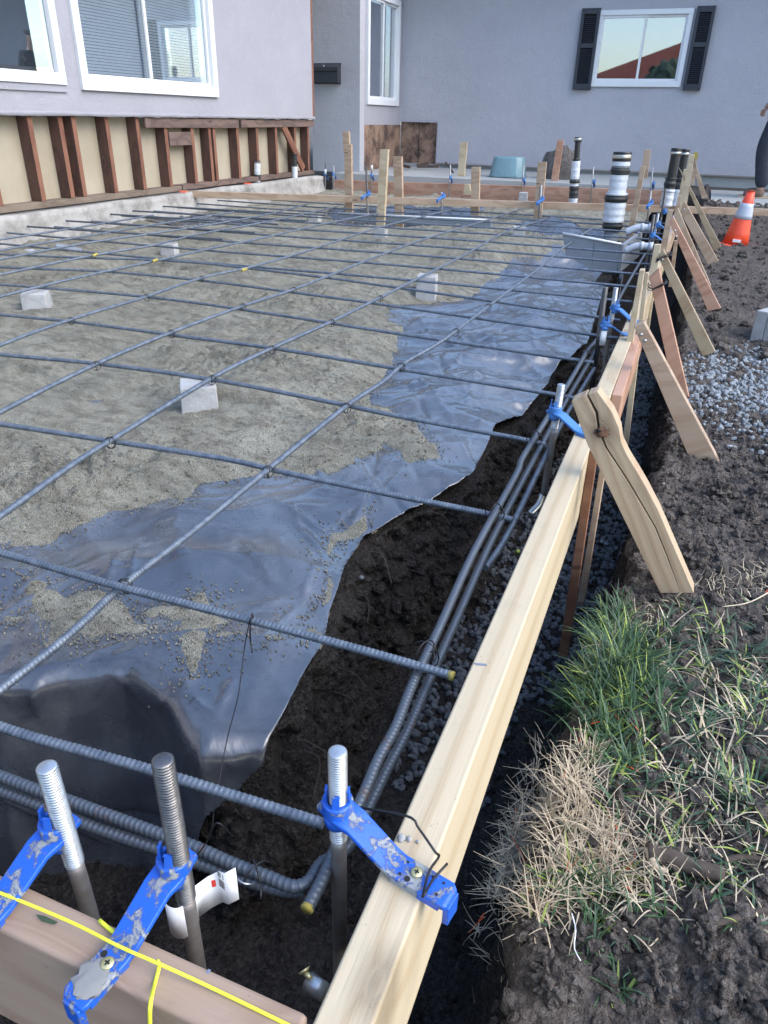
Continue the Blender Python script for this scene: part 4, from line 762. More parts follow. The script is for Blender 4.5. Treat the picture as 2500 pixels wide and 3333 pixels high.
# far side, right form
mid = place_bolt(1213, 830, (1199, 888), math.atan2(-.03, .07), .030, ('bright anchor bolt with a bent foot just left of the knotted brace', 'clean blue holder reaching to the knotted brace'), mt='bluefar', L=.085, screw=False, botz=-.15)
MB().tube(resample([(-.002, 0, .0), (-.006, -.01, -.02), (-.018, -.03, -.034)], .004)[0], .0068, 10).build('bent_foot', M['zinc'], bpy.data.objects[[o.name for o in bpy.data.objects if o.get('label', '').startswith('bright anchor bolt with a bent')][0]], True)
place_bolt(1308, 620, (1307, 700), math.atan2(.03, .06), .034, ('dark anchor bolt with white label left of the tall split stake', 'blue holder of the dark labelled bolt by the tall split stake'), m='darkbolt', rodm='abs', mt='bluefar', L=.075, screw=False)
place_bolt(1331, 621, (1329, 664), math.atan2(-.02, .06), .034, ('bright anchor bolt just right of the dark labelled one', 'blue holder of the bright bolt behind the dark labelled bolt'), mt='bluefar', L=.075, screw=False)
place_bolt(1422, 461, (1422, 485), 0., .034, ('bright anchor bolt beside the white drain fitting', 'blue holder of the bright bolt beside the white drain fitting'), mt='bluefar', L=.07, screw=False)
place_bolt(1413, 463, (1410, 507), 0., .034, ('dark anchor bolt in front of the white drain fitting', 'blue holder of the dark bolt in front of the white drain fitting'), m='darkbolt', mt='bluefar', L=.07, screw=False)
place_bolt(1438, 407, (1436, 457), 0., .034, ('dark anchor bolt crossing the long narrow board at its joint', 'blue holder just below the joint of the long narrow board'), m='darkbolt', mt='bluefar', L=.07, screw=False)
dx_ = (lb_-la); la_ang = math.atan2(dx_[1], dx_[0])
for dx, l1 in ((790, 'near the overlapping stake pair'), (953, 'between the tan stake pair and the middle stake'), (1168, 'just left of the small black topped pipe'), (1405, 'between the big wrapped pipe and the board joint')):
    t_ = (dx-385)/(1690-385); p = PZ(dx, 411+t_*41+4, .03); q = np.array([p[0], p[1]+.05, 0])
    dk = dx == 790
    place_bolt(dx+1, {790: 352, 953: 407, 1168: 392, 1405: 405}[dx]+8, (0, 0), R(-105), .055, ('%s anchor bolt on the long board, %s' % ('dark' if dk else 'grey', l1), 'small blue holder on the long board, %s' % l1), m='darkbolt' if dk else 'zinc', mt='bluefar', L=.075, screw=False, xy=(q[0], q[1]), base_z=.032, botz=-.17)
for dx, l1 in ((703, 'beside the left house corner'), (721, 'second from the left house corner'), (803, 'below the entry wall corner'), (973, 'left of the pale stake'), (1131, 'at the teal tub'), (1282, 'between the wrapped pipes'), (1410, 'right of the big wrapped pipe')):
    t_ = (dx-683)/(1432-683); pz_ = PY(dx, 386+t_*24, 7.36+t_*.2); q = (pz_[0], pz_[1]-.01)
    place_bolt(dx, 352+t_*10+(6 if dx in (721,) else 0), (0, 0), R(95), pz_[2]+.05, ('%s anchor bolt on the far form board %s' % ('dark' if dx in (703, 803) else 'thin grey', l1), 'small blue holder on the far form board %s' % l1), m='darkbolt' if dx in (703, 803) else 'zinc', mt='bluefar', L=.075, screw=False, xy=q, base_z=pz_[2]+.006, botz=-.18)
# tags on bolts
def tagpaper(p, w_, h, label, curl=False):
    e = empty('paper_tag', p); tag(e, label, 'tag'); return e
tp = np.array([-.265, .273, -.022]); tg = tagpaper(tp, 0, 0, 'white printed paper tag wrapped on the dark bolt by the yellow string')
th_ = np.linspace(-2.6, .9, 16); pathx = [(.0115*math.cos(q), .0115*math.sin(q)) for q in th_]+[(.014, .018), (.021, .023), (.028, .021), (.035, .026)]
V = [(x, y, z) for z in (-.020, .018) for x, y in pathx]; V = [(x, y, z+(max(0, x-.006)*.55 if i_ >= 0 else 0)) for i_, (x, y, z) in enumerate(V)]; n_ = len(pathx)
o = mesh('wrapped_label', V, [(i_, i_+1, n_+i_+1, n_+i_) for i_ in range(n_-1)], M['paper'], True, tg); o.modifiers.new('s', 'SOLIDIFY').thickness = .0004
def text(body, size, loc, rot, m, parent, name='printed_text'):
    cu = bpy.data.curves.new(name, 'FONT'); cu.body = body; cu.size = size; cu.extrude = .00006; cu.align_x = 'CENTER'; to = bpy.data.objects.new(name, cu); C.objects.link(to)
    dg = bpy.context.evaluated_depsgraph_get(); me = bpy.data.meshes.new_from_object(to.evaluated_get(dg)); bpy.data.objects.remove(to)
    o = bpy.data.objects.new(name, me); C.objects.link(o); me.materials.clear(); me.materials.append(m); o.parent = parent; o.location = loc; o.rotation_euler = rot; return o
tr = (R(90), R(0), math.atan2(-.002, .007))
text('81', .0085, (.0245, .0208, .0225), tr, M['ink'], tg)
mb = MB()
for k_ in range(6): mb.box((-.003, -.0001, -k_*.0016), (.003+.0006*(k_ % 2), .0001, -k_*.0016+.0008))
o = mb.build('printed_lines', M['ink'], tg); o.location = (.0245, .0203, .020); o.rotation_euler = (0, 0, math.atan2(-.002, .007))
o = MB().box((-.0016, -.0001, -.004), (.0016, .0001, .004)).build('red_print', M['redink'], tg); o.location = (.0172, .0200, .0135); o.rotation_euler = (0, 0, .62)
for (c, lb, wv) in (((1307, 735), 'white label on the dark bolt left of the tall split stake', .018), ((803, 362), 'tiny white tag on the dark far bolt below the entry wall', .018), ((703, 371), 'tiny white tag on the leftmost far bolt', .016)):
    Yp = 2.08 if c[0] == 1307 else 7.2; p = PY(*c, Yp) if c[0] != 1307 else PZ(1307, 700, .034)+np.array([0, 0, -.035]); 
    o = MB().lathe([(.0092, -.022), (.0092, .022)], n=16).build('paper_tag', M['paper'], None, True); o.location = p; tag(o, lb, 'tag')
# wire on the near holder
h = np.array([-.175, .366, 0]); 
wire([PZ(768, 1742, .02), PZ(880, 1763, .035), PZ(905, 1790, .03), PZ(940, 1840, .022), PZ(948, 1850, .0125), PZ(928, 1880, .012), PZ(915, 1925, .011), PX(915, 1935, -.088), PZ(935, 1900, .0125), PZ(966, 1865, .013)], 'dark wire looped round the muddy blue holder on the pale form board', .0011)
# string and chalk, leaf
st_ = [PZ(*c7(*q), z) for q, z in [((-160, 620), .014), ((0, 672), .0135), ((300, 795), .012), ((520, 905), .0125), ((680, 975), .0115), ((900, 1075), .004), ((1240, 1240), .002), ((1420, 1330), .002)]]
yo = tag(MB().tube(resample(st_, .004)[0], .0012, 7).build('string', M['yellow'], smooth=True), 'taut bright yellow string along the bottom left form board', 'string')
lp = [PZ(*c7(430, 790), .003), PZ(*c7(470, 825), .003), PZ(*c7(520, 865), .004)]
tag(MB().tube(resample(lp, .004)[0], .0015, 7).build('string', M['yellow'], smooth=True), 'short loose yellow string end above the middle blue holder', 'string')
lp = [PZ(*c7(680, 965), .013), PZ(*c7(688, 990), .008), PZ(*c7(670, 1060), .002), PY(*c7(650, 1150), .192), PY(*c7(648, 1240), .190), PY(*c7(655, 1330), .190)]
tag(MB().tube(resample(lp, .004)[0], .0014, 7).build('string', M['yellow'], smooth=True), 'yellow string loop hanging over the front of the bottom left board', 'string')
def flat(name, pxs, z, m, label, cat, th=.0006):
    P = [PZ(x, y, z) for x, y in pxs]; c = sum(P)/len(P); o = MB().prism([p-c for p in P], (0, 0, -th)).build(name, M[m]); o.location = c; tag(o, label, cat); return o
flat('leaf', [c7(155, 765), c7(190, 770), c7(250, 797), c7(235, 806), c7(180, 792)], .0035, 'leaf', 'small dark green leaf on the bottom left board under the string', 'leaf')
for k_, q in enumerate([[c7(900, 1000), c7(912, 1005), c7(845, 1100), c7(830, 1098)], [c7(185, 815), c7(320, 878), c7(460, 912), c7(455, 918), c7(310, 885), c7(190, 822)]]):
    P = [PZ(x, y, .0007) for x, y in q]; o = MB().prism(P, (0, 0, -.0003)).build('chalk_mark', M['pencil']); o.parent = f4; o.matrix_parent_inverse = f4.matrix_world.inverted() if False else Matrix.Identity(4)
    I = (Matrix.Translation((-1.2, .216, -.072))@f4.rotation_euler.to_matrix().to_4x4()).inverted(); o.data.transform(I)
P = [PZ(x, y, .0007) for x, y in [c6(388, 872), c6(440, 876), c6(445, 884), c6(400, 881)]]; o = MB().prism(P, (0, 0, -.0003)).build('chalk_mark', M['pencil'])
o.data.transform(f1.matrix_basis.inverted()); o.parent = f1
for k_, (dx, dy, sz) in enumerate([(867, 1810, .0035), (883, 1812, .0028), (903, 1818, .0015)]):
    o = scatter('cement_crumb', [(0, 0, 0)], [sz], M['cement'], (IV2, IF2), .1, .7, True, .4); o.location = PZ(dx, dy, .0015); tag(o, ['largest grey cement crumb', 'second grey cement crumb', 'tiniest grey cement crumb'][k_]+' on the pale form board beside the blue holder', 'crumb', 'cement crumbs on the pale board')
# loose sleeve with screw
a_, b_ = PZ(*c7(1330, 1050), -.05), PZ(*c7(1405, 1105), -.05); e = empty('metal_sleeve', a_); tag(e, 'loose silver metal sleeve with a brass screw near the board corner', 'metal sleeve')
MB().tube([np.zeros(3), b_-a_], .0068, 14).build('tube', M['zinc'], e, True); c_ = PZ(*c7(1318, 1015), -.042)-a_
MB().tube([c_, np.array([0, 0, .004])+(b_-a_)*.3], .0022, 8).build('screw_shank', M['brass'], e, True); MB().tube([c_+np.array([-.0015, .001, .001]), c_], [.0052, .0035], 12).build('screw_head', M['brass'], e, True)
# ------------------------------------------------------------ concrete spacer blocks
def block(dx, dy, size, lb, rz=.6, wd=None):
    p = PZ(dx, dy+6, -.105); sx_ = size*1.32
    mb = MB(); V = []
    for z, q in ((0, 1.0), (.106, .93)):
        for a_, b_ in ((-1, -1), (1, -1), (1, 1), (-1, 1)): V.append((a_*sx_/2*q+random.uniform(-.001, .001), b_*sx_/2*q+random.uniform(-.001, .001), z))
    mb.add(V, [(0,3,2,1), (4,5,6,7), (0,1,5,4), (1,2,6,5), (2,3,7,6), (3,0,4,7)])
    o = mb.build('spacer_block', M['concrete'], None, bevel=.004, seg=3); o.location = (p[0], p[1], -.165); o.rotation_euler = (0, 0, rz); tag(o, lb, 'concrete block', 'concrete spacer blocks under the bars')
for a_ in [(431, 858, .070, 'nearest spacer block, white concrete cube under the bar crossing in the sand', .62), (81, 652, .070, 'spacer block at the far left of the sand bed', .55), (922, 612, .066, 'spacer block at the left border of the far plastic folds', .2), (367, 540, .06, 'small spacer block near the yellow paint mark on the bars', .3),
    (822, 503, .06, 'spacer block at the foot of the pale greenish stake', .1), (680, 474, .06, 'spacer block in front of the left grey panel', .1), (1120, 500, .06, 'spacer block below the two front bars near the right grey panel', .2), (1130, 421, .06, 'far spacer block left of the small black topped pipe', .1), (1012, 440, .06, 'far spacer block beyond the long narrow board', .1)]: block(*a_)
# ------------------------------------------------------------ pipes
def pipe(dx, dytop, dybot, Yp, r, lb, prof, cap=True):
    b = PY(dx[1], dybot, Yp); t_ = PY(dx[0], dytop, Yp); e = empty('stub_pipe', b); tag(e, lb, 'pipe', 'wrapped drain pipes'); d = t_-b; L = np.linalg.norm(d)
    def seg(a_, c, rr, m, nm, wob=0, n=18):
        s_ = np.linspace(a_, c, max(4, int((c-a_)*L/.006)+2)); rr2 = [rr*(1+wob*math.sin(q*L*160+3*rr)*.5+wob*random.uniform(-.5, .5)) for q in s_]
        MB().tube([d*q for q in s_], rr2, n).build(nm, M[m], e, True)
    for a_, c, rr, m, nm, wob in prof: seg(a_, c, rr*r, m, nm, wob)
    return e
pipe((1249, 1237), 296, 445, 6.1, .024, 'slim pipe with black top and white wrap right of the boulder', [(0, .55, 1.35, 'wrap', 'white_wrap', .05), (.42, .66, 1.3, 'wrap', 'white_wrap', .06), (.12, .30, 1.45, 'tape', 'black_tape', .10), (.34, .40, 1.5, 'tape', 'black_tape', .12), (.6, .97, .85, 'abs', 'pipe', 0), (.62, .70, 1.05, 'tape', 'black_tape', .1), (.93, 1, 1.12, 'abs', 'cap', 0), (.955, .985, 1.16, 'clamp', 'clamp', 0)])
pipe((1345, 1318), 328, 520, 5.1, .054, 'thick white wrapped pipe with black cap standing in the middle right', [(0, .16, .85, 'foam', 'socket', 0), (.12, .97, 1.0, 'wrap', 'white_wrap', .03), (.22, .55, 1.22, 'wrap', 'white_wrap', .04), (.12, .24, 1.14, 'tape', 'black_tape', .09), (.45, .53, 1.28, 'tape', 'black_tape', .09), (.74, .85, 1.05, 'tape', 'black_tape', .07), (.90, 1, 1.02, 'abs', 'cap', 0), (.93, .97, 1.06, 'clamp', 'clamp', 0)])
pipe((1462, 1438), 320, 445, 5.35, .031, 'front black pipe of the leaning pair beside the pale stakes', [(0, .3, 1.2, 'wrap', 'white_wrap', .05), (.25, .5, 1.15, 'tape', 'black_tape', .12), (.3, .97, .9, 'abs', 'pipe', 0), (.92, 1, 1.06, 'abs', 'cap', 0), (.9, .94, 1.1, 'clamp', 'clamp', 0)])
pipe((1481, 1458), 322, 445, 5.7, .028, 'rear black pipe of the leaning pair beside the pale stakes', [(0, .3, 1.2, 'wrap', 'white_wrap', .05), (.25, .5, 1.15, 'tape', 'black_tape', .12), (.3, .97, .9, 'abs', 'pipe', 0), (.92, 1, 1.06, 'abs', 'cap', 0), (.9, .94, 1.1, 'clamp', 'clamp', 0)])
pipe((556, 555), 347, 416, 5.9, .026, 'short pipe with white wrap and black tape in front of the open studs', [(0, .97, 1.0, 'wrap', 'white_wrap', .04), (0, .25, 1.15, 'tape', 'black_tape', .1), (.42, .58, 1.18, 'tape', 'black_tape', .1), (.72, 1, .95, 'tape', 'black_tape', .1), (.93, 1, 1.0, 'abs', 'cap', 0)])
pipe((636, 637), 332, 404, 6.5, .026, 'short white pipe with black top near the left house corner', [(0, .62, 1.0, 'wrap', 'white_wrap', .02), (.6, .97, .92, 'tape', 'black_tape', .06), (.94, 1, 1.0, 'abs', 'cap', 0)])
# white drain fittings in the trench
def fitting(c, Yp, lb, s_=1, rz=0):
    p = PY(*c, Yp); e = empty('drain_fitting', p, rz); tag(e, lb, 'drain fitting'); a_ = .022*s_
    MB().tube(resample([(-.11*s_, 0, -.03), (-.05*s_, 0, -.004), (0, 0, 0), (.03, 0, .0)], .01)[0], a_, 16).build('elbow', M['pvc'], e, True)
    MB().tube([(-.02, 0, 0), (-.005, 0, 0)], a_*1.25, 16).build('hub', M['pvc'], e, True); MB().tube([(.02, 0, 0), (.05*s_, 0, 0)], a_*1.25, 16).build('hub', M['pvc'], e, True); MB().tube([(.0495*s_, 0, 0), (.052*s_, 0, 0)], a_*.95, 16).build('opening', M['dark'], e)
fitting((1392, 532), 4.0, 'white plastic elbow fitting in the trench below the blue holders', .8); fitting((1392, 492), 4.7, 'white plastic pipe end farther down the trench', .9, .15)
# grey panels
pa = empty('foam_panel', PY(1275, 570, 4.2)); tag(pa, 'pale grey upright panel box set in the sand by the thick pipe', 'panel')
def pan(P4, Yp, th, nm, m, parent, dirv=(0, 1, 0)):
    P = [Vector(PY(x, y, Yp))-parent.location for x, y in P4]; return MB().prism(P, Vector(dirv)*th).build(nm, M[m], parent, bevel=.001)
pan([(1215, 504), (1283, 517), (1278, 582), (1222, 552)], 4.2, .02, 'panel', 'foam', pa); pan([(1284.5, 517), (1340, 528), (1332, 588), (1279.5, 582)], 4.2, .02, 'panel', 'foam', pa)
P = [PY(1341, 528, 4.2), PY(1333, 588, 4.2)]; q = np.array([.05, .62, 0]); MB().prism([Vector(v)-pa.location for v in (P[0], P[0]+q, P[1]+q, P[1])], (.015, 0, 0)).build('end_panel', M['foam'], pa)
P = [PY(1215, 503.5, 4.19), PY(1342, 527, 4.19)]; MB().tube([np.array(P[0])-np.array(pa.location), np.array(P[1])-np.array(pa.location)], .006, 6).build('top_edge', M['white'], pa, True)
pb = empty('foam_panel', PY(790, 480, 5.05)); tag(pb, 'low pale grey panel strip set in the sand behind the pale greenish stake', 'panel')
pan([(730, 461), (1060, 476), (1060, 492), (732, 478)], 5.05, .02, 'panel', 'foam', pb); P = [PY(730, 460, 5.04), PY(1060, 475, 5.04)]; MB().tube([np.array(v)-np.array(pb.location) for v in P], .005, 6).build('top_edge', M['white'], pb, True)
def tarp(cx, cy, rx, ry, h_, lb, m='plastic', rz=0):
    t_ = np.linspace(-1, 1, 34); Xg, Yg = np.meshgrid(t_, t_); Xs = Xg*rx*(1+.15*pn(Yg*2, 1+cx)); Ys = Yg*ry*(1+.15*pn(Xg*2, 4+cy)); zb = np.array(sand_z(cx+Xs, cy+Ys)[0])
    Zg = zb+h_*np.clip(1-Xg**2, 0, 1)*np.clip(1-Yg**2, 0, 1)+.02*pn(Xg*4+cx, Yg*4, cy)+.012*np.clip(ridge(Xg, Yg, cx, .8, 2, 1.5), 0, 1)**2-.006
    o = mesh('plastic_scrap', np.stack([Xs, Ys, Zg], -1).reshape(-1, 3), grid_faces(34, 34), M[m]); o.location = (cx, cy, 0); o.modifiers.new('s', 'SOLIDIFY').thickness = .001; tag(o, lb, 'plastic sheet', 'pieces of dark plastic sheet')
tarp(-2.0, 5.45, .55, .28, .035, 'dark blue plastic lying behind the low grey panel strip'); tarp(-.75, 5.2, .32, .22, .05, 'dark blue plastic bunched left of the thick pipe'); tarp(-2.9, 4.3, .35, .2, .03, 'dark plastic lying near the old foundation under the lap bars')
tarp(-.42, 4.35, .12, .5, .03, 'dark plastic lining the trench beside the grey panel box')
# dug hole debris at left
p = PZ(30, 552, -.15); o = MB().tube(resample([(0, 0, 0), (.10, .03, .02), (.2, .02, .0)], .02)[0], .016, 10).build('pipe_stub', M['pvc'], None, True); o.location = (p[0], p[1], -.15); tag(o, 'dirty white pipe piece lying in the small dug hole at the left', 'pipe')
p = PZ(150, 540, -.11); o = MB().box((-.07, -.02, 0), (.06, .02, .035)).build('plastic_piece', M['foam'], None, bevel=.01); o.location = (p[0], p[1], -.125); o.rotation_euler = (.2, .2, .5); tag(o, 'pale blue grey plastic piece beside the small dug hole', 'plastic piece')
# ------------------------------------------------------------ house
hs = empty('house', (-3.4, 7.8, 0)); tag(hs, 'single storey house with lavender grey stucco and white framed windows', 'house')
HL = Vector(hs.location)
def hp(mb, name, m, parent=None, bevel=0, smooth=False):
    """part given in world coordinates"""
    par = parent or hs; mb.V = [tuple(Vector(v)-HL) for v in mb.V]; o = mb.build(name, M[m], par, smooth, bevel); return o
XL_ = -3.45
def wallrects(mb, fn, u0, u1, v0, v1, holes):
    us = sorted({u0, u1, *[h_[0] for h_ in holes], *[h_[1] for h_ in holes]}); vs = sorted({v0, v1, *[h_[2] for h_ in holes], *[h_[3] for h_ in holes]})
    for a_, b_ in zip(us, us[1:]):
        for c_, d_ in zip(vs, vs[1:]):
            if a_ >= u1 or b_ <= u0 or d_ <= v0 or c_ >= v1 or any(h_[0] <= (a_+b_)/2 <= h_[1] and h_[2] <= (c_+d_)/2 <= h_[3] for h_ in holes): continue
            mb.box(*fn(a_, b_, c_, d_))
w1b = PX(140, 184, XL_); w1r = PX(131, 100, XL_); w2l = PX(175, 195, XL_); w2r = PX(469, 210, XL_); w2m = PX(330, 190, XL_)
ZT = 2.05; W1 = (2.55, w1b[1], w1b[2], 1.45); W2 = (w2l[1], w2r[1], (w2l[2]+w2r[2])/2, 1.45)
mb = MB(); wallrects(mb, lambda a_, b_, c_, d_: ((XL_-.03, a_, c_), (XL_, b_, d_)), -2.0, 6.95, .50, ZT, [W1, W2]); hp(mb, 'stucco_wall', 'stucco')
mb = MB()   # ragged torn lower lip of the stucco
yv = np.linspace(-2, 6.95, 260); low = .492+.008*pn(yv*3, 1)+.006*pn(yv*11, 4)
V = []; 
for q, l_ in zip(yv, low): V += [(XL_+.004+.004*pn(q*4, 3), q, .515), (XL_+.012+.006*float(pn(q*5, 8)), q, float(l_)), (XL_-.03, q, float(l_)+.004)]
F = [];
for i_ in range(len(yv)-1): a_ = 3*i_; F += [(a_, a_+3, a_+4, a_+1), (a_+1, a_+4, a_+5, a_+2)]
hp(MB().add(V, F), 'torn_stucco_edge', 'stucco', smooth=True)
mb = MB().box((-3.78, 6.92, .5), (XL_+.001, 6.955, ZT)); hp(mb, 'wall_end', 'oldedge')
def window(name, axis, u0, u1, v0, v1, mull, plane, fr=.045, lab=None, depth=.05, blinds=(), open_dark=False):
    s_ = 1
    def bx(mb, a_, b_, c_, d_, p0, p1):
        if axis == 'x': mb.box((plane+p0, a_, c_), (plane+p1, b_, d_))
        else: mb.box((a_, plane-p1, c_), (b_, plane-p0, d_))
    wd = empty(name, (0, 0, 0)); wd.parent = hs
    if lab: wd['label'] = lab
    mb = MB(); bx(mb, u0, u1, v0, v0+fr*1.15, -.02, .022); bx(mb, u0, u1, v1-fr, v1, -.02, .022); bx(mb, u0, u0+fr, v0+fr*1.15, v1-fr, -.02, .0215); bx(mb, u1-fr, u1, v0+fr*1.15, v1-fr, -.02, .0215); hp(mb, 'frame', 'white', wd, .003)
    mb = MB(); g = .022; i0, i1, j0, j1 = u0+fr, u1-fr, v0+fr*1.15, v1-fr
    if mull:
        for a_, b_, dp in ((i0, mull+g/2, 0), (mull-g/2, i1, -.012)):
            bx(mb, a_, b_, j0, j0+g, -.018+dp, .006+dp); bx(mb, a_, b_, j1-g, j1, -.018+dp, .006+dp); bx(mb, a_, a_+g, j0+g, j1-g, -.018+dp, .0055+dp); bx(mb, b_-g, b_, j0+g, j1-g, -.018+dp, .0055+dp)
        hp(mb, 'sash', 'white', wd, .002); panes = [(i0+g, mull-g/2), (mull+g/2, i1-g)]
    else: panes = [(i0, i1)]
    for k_, (a_, b_) in enumerate(panes):
        mb = MB(); bx(mb, a_, b_, j0+g*.9, j1-g*.9, -.014-.012*k_, -.010-.012*k_); hp(mb, 'pane', 'glass2' if axis == 'x' else 'glass', wd)
    mb = MB(); bx(mb, i0, i1, j0, j1, -.14, -.135); hp(mb, 'room_behind', 'screen', wd)
    for a_, b_, vlow in blinds:
        mb = MB(); z = vlow
        while z < j1: 
            bx(mb, a_, b_, z, z+.013, -.062, -.060); z += .0165
        hp(mb, 'blind', 'blind', wd)
    return wd
window('window', 'x', *W1, None, XL_, .05, 'large fixed window at the far left reflecting the sky')
window('window', 'x', *W2, w2m[1], XL_, .055, 'wide sliding window with drawn blinds', blinds=[(W2[0]+.06, w2m[1]-.01, W2[2]+.06), (w2m[1]+.01, W2[1]-.1, W2[2]+.06)])
hp(MB().box((XL_, W1[0], W1[2]-.035), (XL_+.012, W1[1]+.0, W1[2]-.002)), 'window_sill', 'stucco')
# open framing below
hp(MB().box((XL_-.10, -2, .03), (XL_-.093, 6.93, .50)), 'drywall_back', 'panel')
SY = [3.06, 3.20, 3.51, 3.74, 3.845, 4.13, 4.42, 4.71, 5.02, 5.24, 5.30, 5.63, 5.93, 6.25, 6.60, 6.86, 2.75, 2.45, 2.1, 1.8]; 
for q in SY[1:]:
    o = lumber('stud', (XL_-.052, q-.017, .06), (XL_-.052, q-.017, .495), .075, .034, M['oldstud'], (1, 0, 0), bev=.001); o.parent = hs; o.matrix_parent_inverse = Matrix.Translation(HL).inverted()
    e_ = MB().box((0, -.0165, 0), (.43, .0165, .0015)).build('lit_stud_edge', M['oldedge'], o); e_.matrix_local = Matrix(((1, 0, 0, .002), (0, 0, 1, .0376), (0, 1, 0, 0), (0, 0, 0, 1)))  # pale slip paints the light on the stud's outward edge
def hl(o): o.parent = hs; o.matrix_parent_inverse = Matrix.Translation(HL).inverted(); return o
hl(lumber('sill_plate', (XL_-.048, 1.0, .042), (XL_-.048, 4.80, .042), .085, .034, M['sill'], (1, 0, 0), bev=.003)); hl(lumber('sill_plate', (XL_-.048, 4.81, .046), (XL_-.048, 6.94, .046), .09, .034, M['oldgrey'], (1, 0, 0), bev=.003))
hl(lumber('header_board', (XL_-.010, 4.47, .46), (XL_-.010, 5.62, .455), .06, .018, M['oldgrey'], (0, 0, 1))); hl(lumber('header_board', (XL_-.010, 5.66, .455), (XL_-.010, 6.94, .46), .055, .018, M['oldgrey'], (0, 0, 1)))
hl(lumber('blocking', (XL_-.03, 4.73, .36), (XL_-.03, 4.99, .36), .085, .03, M['oldgrey'], (0, 0, 1))); hl(lumber('diagonal_brace', (XL_-.012, 6.36, .44), (XL_-.012, 6.72, .08), .07, .018, M['oldedge'], (0, 1, 0)))
yv = np.linspace(-1, 6.95, 220); zv = np.linspace(-.32, .022, 12); Yg, Zg = np.meshgrid(yv, zv); Xg = XL_+.004+.03*sst(-.05, -.16, Zg)+.010*fbm(Yg*3, Zg*8, 2, 4)
o = mesh('foundation_wall', np.stack([Xg-HL[0], Yg-HL[1], Zg-HL[2]], -1).reshape(-1, 3), grid_faces(220, 12), M['stem'], True, hs); o.modifiers.new('s', 'SOLIDIFY').thickness = .08; o.modifiers['s'].offset = 1
for (c, r_) in (((400, 425), .03), ((538, 408), .035), ((610, 400), .03)):
    p = PX(*c, XL_+.04); mb = MB(); mb.prism([(XL_+.055, p[1]+r_*math.cos(t_)*(1+.3*math.sin(3*t_)), p[2]+r_*1.3*math.sin(t_)) for t_ in np.linspace(0, 6.1, 12)], (-.05, 0, 0)); hp(mb, 'orange_paint_mark', 'opaint')
# entry recess and main wall
YM, XN, YE = 9.0, -3.355, 7.8
n1 = PX(793, 225, XN); n2 = PX(858, 230, XN); NW = (PX(792, 100, XN)[1], PX(861, 100, XN)[1], (n1[2]+n2[2])/2, 1.62)
h1 = PX(784, 262, XN)[2]; HY = (YE+.03, YM)
hp(MB().box((-3.9, YE, .0), (XN, YE+.12, 2.05)), 'entry_wall', 'stucco2')
mb = MB(); wallrects(mb, lambda a_, b_, c_, d_: ((XN-.1, a_, c_), (XN+.001, b_, d_)), YE+.12, YM, .45, 2.05, [NW]); hp(mb, 'entry_side_wall', 'stucco')
hp(MB().box((XN-.1, YE+.12, .0), (XN-.001, YM, .45)), 'bare_plywood', 'ply')
g = PY(1280, 23, YM); wl = PY(1294, 22, YM)[0]; wr = PY(1500, 22, YM)[0]; wb = PY(1386, 188, YM)[2]; wt = PY(1400, 20, YM)[2]; MW = (wl-.003, wr, wb, wt)
pr0 = PY(944, 300, YM); ph = PY(900, 263, YM)[2]; PW = (XN, pr0[0], .035, ph)
fz_ = .065; 
mb = MB(); wallrects(mb, lambda a_, b_, c_, d_: ((a_, YM, c_), (b_, YM+.1, d_)), XN, 5.0, fz_, 2.05, [MW, PW]); hp(mb, 'main_wall', 'stucco2')
hp(MB().box((PW[0], YM+.02, PW[2]), (PW[1], YM+.1, PW[3])), 'bare_plywood', 'ply'); hp(MB().box(((PW[0]+PW[1])/2-.002, YM+.015, PW[2]), ((PW[0]+PW[1])/2+.002, YM+.03, PW[3])), 'plywood_joint', 'dark')
mb = MB(); 
xs_ = np.linspace(PW[0], PW[1], 30); V = []
for x in xs_: V += [(x, YM-.004, ph+.02), (x, YM-.008, ph+.004*float(pn(x*18, 2))-.004), (x, YM+.03, ph)]
F = []
for i_ in range(29): a_ = 3*i_; F += [(a_, a_+1, a_+4, a_+3), (a_+1, a_+2, a_+5, a_+4)]
hp(MB().add(V, F), 'torn_stucco_edge', 'stucco')
hp(MB().box((PW[1]-.004, YM-.006, PW[2]), (PW[1]+.012, YM+.02, ph+.01)), 'torn_stucco_edge', 'stucco')
hp(MB().box((PW[1], YM-.022, fz_-.012), (5.0, YM+.02, fz_+.003)), 'weep_screed', 'rod'); hp(MB().box((XN, YM+.012, -.2), (5.0, YM+.1, fz_-.012)), 'foundation_wall', 'slab')
window('window', 'x', *NW, (NW[0]+NW[1])/2, XN, .05, 'tall narrow window in the entry recess')
window('window', 'y', *MW, PY(1386, 100, YM)[0], YM, .045, 'white sliding window between black shutters')
